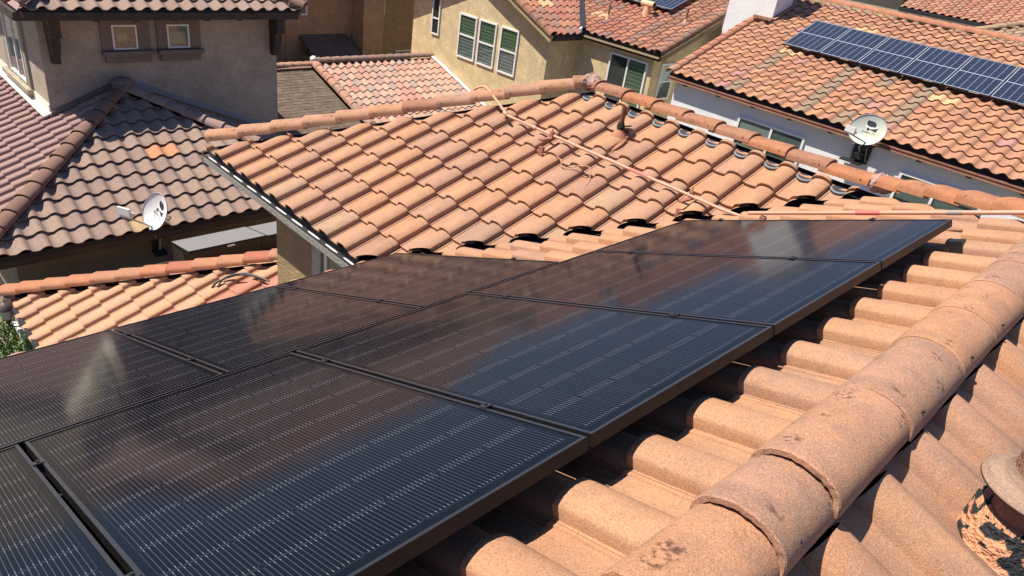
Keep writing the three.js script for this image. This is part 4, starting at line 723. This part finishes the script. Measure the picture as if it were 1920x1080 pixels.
{ // rusty plumbing vent on the facing slope
  const b = onFront(5.92, -4.2, -.04), t = thing('plumbing_vent', 'rusty vent pipe with a tar collar standing on the facing tile slope', 'vent pipe', b.toArray());
  const rust = std(lin(.20, .085, .05), { map: T.tileA, roughness: .9 }), tar = std(lin(.035, .028, .026), { map: T.tileA, roughness: .8, bumpMap: stuccoBump, bumpScale: .02 });
  part(t, 'pipe', cyl(V(0, -.1, 0), V(.0, .305, .0), .026, .025, 16), rust); part(t, 'pipe_bore', cyl(V(0, .300, 0), V(0, .3065, 0), .019, .019, 14), M.black);
  const lat = [[.034, .0], [.040, .03], [.036, .06], [.042, .085], [.034, .115], [.027, .13]].map(p => new THREE.Vector2(...p)); part(t, 'tar_collar', new THREE.LatheGeometry(lat, 16).translate(0, .02, 0), tar);
  part(t, 'torn_collar_flap', [bar(V(.02, .10, .0), V(.05, .13, .09), .05, .008)], tar);
  const cone = new THREE.LatheGeometry([[.115, -.06], [.085, .0], [.055, .05], [.036, .075]].map(p => new THREE.Vector2(...p)), 20); part(t, 'flashing_cone', cone, tileMat(.50, .25, .15), 'clay-painted flashing cone');
  const sk = new THREE.SphereGeometry(1, 18, 8, 0, Math.PI * 2, 0, Math.PI / 2); sk.scale(.21, .028, .12); sk.rotateZ(Math.atan(S)); sk.translate(-.10, -.055, 0); boxUV(sk); part(t, 'flashing_skirt', sk, tileMat(.51, .25, .15));
}
{ // large flue at the bottom right corner
  const t = thing('flue_vent', 'large clay-painted flue with storm collar at the right edge, above a tar-smeared base', 'roof vent', [2.21, 7.02, .09]);
  const paint = std(lin(.62, .41, .31), { map: stuccoMap, bumpMap: grainBump, bumpScale: .004, roughness: .6 });
  part(t, 'pipe', cyl(V(0, .0, 0), V(0, .72, 0), .088, .088, 32), std(lin(.36, .18, .125), { map: stuccoMap, bumpMap: stuccoBump, bumpScale: .01, roughness: .75 }));
  part(t, 'storm_collar', new THREE.LatheGeometry([[.087, .285], [.097, .280], [.106, .262], [.136, .248], [.152, .234], [.153, .226], [.138, .230], [.087, .25]].map(p => new THREE.Vector2(...p)), 40), paint);
  // smeared base: clay paint with black patches
  const r = lcg(50), a = noiseGrid(256, 22, r), b = noiseGrid(256, 44, r), map = dataTex(256, i => a[i] * .65 + b[i] * .35 > .5 ? [222, 160, 122] : [40, 44, 46], true, 1);
  const g = new THREE.CylinderGeometry(.128, .162, .15, 40, 10, false), p = g.attributes.position, nz = noiseGrid(64, 14, r);
  for (let i = 0; i < p.count; i++) { const th = Math.atan2(p.getZ(i), p.getX(i)), k = 1 + .10 * (nz[(Math.abs(Math.floor((p.getY(i) + .1) * 200)) % 64) * 64 + Math.max(0, Math.min(63, Math.floor((th + Math.PI) / 6.2832 * 63)))] - .5); p.setX(i, p.getX(i) * k); p.setZ(i, p.getZ(i) * k); }
  { const uv = g.attributes.uv; for (let i = 0; i < uv.count; i++) uv.setXY(i, uv.getX(i) * 1.06, uv.getY(i) * .20); } g.computeVertexNormals(); g.translate(0, .06, 0); part(t, 'tar_base', g, std(lin(.8, .8, .8), { map, bumpMap: stuccoBump, bumpScale: .012, roughness: .75 }), 'black tar base flaked with clay paint');
}

// ================================================================ satellite dishes
const font = await new FontLoader().loadAsync('fonts/droid/droid_sans_bold.typeface.json');
function dishTexture(dirty) {
  const n = 512, c = document.createElement('canvas'); c.width = c.height = n; const g = c.getContext('2d'), r = lcg(dirty ? 71 : 73);
  g.fillStyle = dirty ? 'rgb(190,197,192)' : 'rgb(222,224,226)'; g.fillRect(0, 0, n, n);
  for (let i = 0; i < 260; i++) { const x = r() * n, y = r() * n, q = 4 + r() * 30; g.fillStyle = dirty ? `rgba(${200 + r() * 40 | 0},${195 + r() * 40 | 0},${150 + r() * 60 | 0},.10)` : `rgba(200,204,208,.10)`; g.beginPath(); g.arc(x, y, q, 0, 7); g.fill(); }
  if (dirty) for (let i = 0; i < 60; i++) { g.fillStyle = 'rgba(222,200,130,.12)'; g.beginPath(); g.arc(n * .62 + (r() - .5) * 170, n * .70 + (r() - .5) * 150, 6 + r() * 26, 0, 7); g.fill(); }
  const k = dirty ? 'rgb(62,64,68)' : 'rgb(52,54,58)'; g.save(); g.translate(n * .62, n * .38); g.rotate(.42); g.scale(1.4, 1.4);
  g.fillStyle = k; g.beginPath(); g.moveTo(-62, -52); g.lineTo(-8, -52); g.arc(-8, -6, 46, -Math.PI / 2, Math.PI * .5); g.lineTo(-14, 40); g.quadraticCurveTo(-62, 34, -62, -10); g.closePath(); g.fill();
  g.fillStyle = dirty ? 'rgb(230,232,226)' : 'rgb(235,236,238)'; g.beginPath(); g.moveTo(-62, -14); g.quadraticCurveTo(-34, 36, 64, -4); g.lineTo(64, 12); g.quadraticCurveTo(-22, 58, -62, 22); g.closePath(); g.fill();
  g.fillStyle = k; g.beginPath(); g.moveTo(-56, 34); g.quadraticCurveTo(10, 52, 66, 4); g.lineTo(66, 62); g.lineTo(58, 62); g.closePath(); g.fill();
  g.fillStyle = k; g.font = 'bold 34px sans-serif'; g.textAlign = 'center'; g.fillText('DIRECTV', 0, 98); g.restore();
  g.save(); g.translate(n * (dirty ? .40 : .42), n * .62); g.rotate(dirty ? .5 : .9); g.strokeStyle = dirty ? 'rgba(110,112,110,.7)' : 'rgba(60,62,66,.9)'; g.lineWidth = 5;
  if (dirty) { g.beginPath(); g.arc(-34, -10, 16, 1, 5.4); g.stroke(); g.beginPath(); g.moveTo(38, 22); g.quadraticCurveTo(52, 2, 66, 18); g.stroke(); }
  else { g.beginPath(); g.moveTo(-58, 10); g.bezierCurveTo(-70, -28, -40, -30, -44, 0); for (let i = 0; i < 6; i++) g.quadraticCurveTo(-36 + i * 18, -20, -30 + i * 18, 6); g.lineTo(86, 2); g.stroke(); }
  g.restore();
  const t = new THREE.CanvasTexture(c); t.colorSpace = THREE.SRGBColorSpace; return t;
}
function dish(label, pos, normal, roll, W, H, dirty, o) {
  const t = thing('satellite_dish', label, 'satellite dish', pos.toArray());
  const grey = std(lin(.30, .31, .32), { roughness: .45, metalness: .3 }), pale = std(lin(.62, .63, .63), { roughness: .5 });
  const n = normal.clone().normalize(), r = V(0, 1, 0).cross(n).normalize(), u = n.clone().cross(r);
  const rot = new THREE.Matrix4().makeBasis(r, u, n).multiply(new THREE.Matrix4().makeRotationZ(roll));
  const seg = 44, rings = 10, P = [], U = [], I = [], depth = .075;
  for (let j = 0; j <= rings; j++) for (let i = 0; i <= seg; i++) { const a = i / seg * 2 * Math.PI, q = j / rings; P.push(Math.cos(a) * q * W / 2, Math.sin(a) * q * H / 2, depth * q * q - depth); U.push(.5 + Math.cos(a) * q * .5, .5 + Math.sin(a) * q * .5); }
  for (let j = 0; j < rings; j++) for (let i = 0; i < seg; i++) { const a = j * (seg + 1) + i, b = a + 1, c = a + seg + 1, d = c + 1; I.push(a, c, d, a, d, b); }
  const face = new THREE.BufferGeometry(); face.setAttribute('position', new THREE.Float32BufferAttribute(P, 3)); face.setAttribute('uv', new THREE.Float32BufferAttribute(U, 2)); face.setIndex(I); face.computeVertexNormals();
  const backG = face.clone(); backG.translate(0, 0, -.008);
  const rim = new THREE.TorusGeometry(.5, .010, 8, 60); rim.scale(W, H, 1);
  const R = g => g.applyMatrix4(rot), D = (x, y, z) => V(x, y, z).applyMatrix4(rot);
  part(t, 'reflector', R(face), new THREE.MeshStandardMaterial({ map: dishTexture(dirty), roughness: .42, side: THREE.DoubleSide }));
  part(t, 'reflector_back', [R(backG), R(rim)], std(lin(.36, .37, .38), { roughness: .5 }));
  const foot = o.foot.clone().sub(pos), hub = D(0, -H * .12, -.14), arm0 = D(0, -H * .44, -.06), lnb = o.lnb.clone().sub(pos);
  part(t, 'feed_arm', [bar(D(0, -H * .30, -.10), arm0, .035, .035), bar(arm0, lnb, .030, .024)], grey);
  const dir = hub.clone().sub(lnb).normalize(), side = dir.clone().cross(V(0, 1, 0)).normalize(), lu = side.clone().cross(dir);
  const lnbG = [], q = (a, b, c) => lnb.clone().addScaledVector(side, a).addScaledVector(lu, b).addScaledVector(dir, c);
  lnbG.push(bar(q(-.10, .05, -.02), q(.10, .05, -.02), .07, .10)); for (const s of [-.07, 0, .07]) lnbG.push(cyl(q(s, .06, .0), q(s, .06, .07), .026, .032, 12));
  part(t, 'receiver_head', lnbG, pale); part(t, 'receiver_cover', [bar(q(-.12, .10, -.07), q(.12, .10, -.07), .04, .13)], pale);
  const m = foot.clone().add(o.mastUp); part(t, 'mast', [cyl(foot, m, .022), cyl(m, hub, .022)], grey);
  part(t, 'back_bracket', [bar(hub.clone().addScaledVector(n, -.03), D(0, H * .10, -.10), .12, .04), bar(hub, D(0, -H * .3, -.10), .08, .05)], M.darkMetal);
  part(t, 'mount_foot', o.mount.map(b => bx(b[0] - pos.x, b[1] - pos.x, b[2] - pos.y, b[3] - pos.y, b[4] - pos.z, b[5] - pos.z)), M.darkMetal);
  if (o.struts) part(t, 'strut', o.struts.map(([a, b]) => cyl(a.clone().sub(pos), b.clone().sub(pos), .009)), grey);
  if (o.wire) part(t, 'wire', tube(o.wire.map(p => p.clone().sub(pos)), .005, 6, 24), std(lin(.25, .2, .16)));
  return t;
}
dish('white satellite dish on a mast in front of the mauve-brown tiled roof at left', V(3.97, 2.86, -12.05), V(-.86, .36, .36), -.10, .52, .66, false,
  { foot: V(4.07, 1.98, -12.3), mastUp: V(.02, .52, .06), lnb: V(3.42, 2.98, -11.75), mount: [[3.96, 4.16, 1.9, 1.96, -12.42, -12.2], [3.92, 4.06, 2.15, 2.35, -12.50, -12.36], [3.98, 4.10, 2.0, 2.2, -12.46, -12.34]], struts: [[V(4.1, 2.72, -12.22), V(4.75, 2.30, -12.45)]], wire: [V(3.9, 2.45, -12.0), V(3.95, 2.35, -12.05), V(3.93, 2.22, -12.3), V(3.98, 2.15, -12.42)] });
dish('weathered satellite dish with yellowed stains mounted at the eave of the white house', V(17.06, 4.94, -5.48), V(-.90, .34, .28), .30, .78, .68, true,
  { foot: V(17.62, 4.26, -5.62), mastUp: V(-.36, .2, .04), lnb: V(16.52, 4.86, -5.62), mount: [[17.61, 17.67, 4.05, 4.5, -5.81, -5.41], [17.45, 17.61, 4.16, 4.28, -5.72, -5.52], [17.36, 17.61, 4.05, 4.08, -5.96, -5.46]], struts: [[V(17.62, 4.1, -5.46), V(17.3, 4.5, -5.42)], [V(17.62, 4.1, -5.78), V(17.3, 4.5, -5.76)]] });

// ================================================================ lantern and shrubs at the left edge
{
  const t = thing('wall_lantern', 'black wall lantern with a cloudy glass shade at the left picture edge', 'lantern', [1.47, 1.98, -11.3]);
  const lat = a => new THREE.LatheGeometry(a.map(p => new THREE.Vector2(...p)), 20);
  part(t, 'glass_shade', lat([[.035, -.10], [.07, -.06], [.095, .02], [.10, .08]]), std(lin(.40, .40, .34), { roughness: .35 })); part(t, 'metal_cap', lat([[.105, .08], [.108, .10], [.09, .16], [.04, .20], [.01, .21], [.008, .25]]), std(lin(.10, .07, .06), { roughness: .5 }));
  part(t, 'finial', lat([[.0, -.20], [.018, -.185], [.012, -.165], [.03, -.15], [.02, -.135], [.042, -.12], [.04, -.10]]), M.black);
  part(t, 'scroll_arm', tube([V(0, -.19, 0), V(.03, -.235, 0), V(.12, -.25, .02), V(.20, -.21, .04), V(.235, -.12, .05), V(.225, -.06, .05)], .012, 8, 30), M.black);
}
{
  const leafMats = [std(lin(.055, .13, .025), { roughness: .5 }), std(lin(.085, .18, .035), { roughness: .5 }), std(lin(.035, .085, .02), { roughness: .55 }), std(lin(.13, .22, .05), { roughness: .5 })];
  const leaf = () => { const s = rr(.022, .04), g = new THREE.BufferGeometry(); g.setAttribute('position', new THREE.Float32BufferAttribute([0, 0, 0, s * .5, s * .8, s * .12, 0, s * .75, -.04 * s, -s * .5, s * .8, s * .12, 0, s * 1.8, 0], 3)); g.setIndex([0, 1, 2, 0, 2, 3, 1, 4, 2, 2, 4, 3]); g.computeVertexNormals(); g.setAttribute('uv', new THREE.Float32BufferAttribute(new Float32Array(10), 2)); return g; };
  const shrub = (x, z, R, top, label) => {
    const t = thing('shrub', label, 'shrub', [x, 0, z]);
    part(t, 'stem', [cyl(V(0, 0, 0), V(.05, top - R, 0), .04, .02, 8), cyl(V(.05, top - R, 0), V(R * .5, top - .2, .1), .02, .008, 6), cyl(V(.05, top - R, 0), V(-R * .5, top - .2, -.1), .02, .008, 6), cyl(V(0, top - R * 1.3, 0), V(.1, top - .2, R * .5), .02, .008, 6)], std(lin(.09, .07, .05)));
    const gs = leafMats.map(() => []), clumps = Array.from({ length: 42 }, () => { const a = rr(0, 6.283), q = Math.sqrt(rnd()) * R, h = rr(-.9, .5); return V(Math.cos(a) * q, top - R * .6 + h * R * Math.sqrt(Math.max(.1, 1 - (q / R) ** 2)), Math.sin(a) * q); });
    for (const c of clumps) for (let i = 0; i < 130; i++) { const g = leaf(); g.rotateX(rr(-1.2, 1.2)); g.rotateY(rr(0, 6.283)); const d = V(rr(-1, 1), rr(-1, 1), rr(-1, 1)); if (d.length() > 1) d.normalize(); g.translate(c.x + d.x * .19, c.y + d.y * .15, c.z + d.z * .19); gs[Math.floor(rnd() * 4)].push(g); }
    gs.forEach((g, i) => { const m = part(t, 'foliage', g, leafMats[i]); });
  };
  shrub(1.35, -11.75, .62, 1.70, 'glossy green shrub at the left edge, below the lantern');
  shrub(2.1, -11.05, .50, 1.35, 'glossy green shrub beside the low roof corner, above the leftmost panels');
  shrub(.7, -12.4, .6, 1.5, 'glossy green shrub mostly outside the left picture edge');
}
renderer.render(scene, camera);
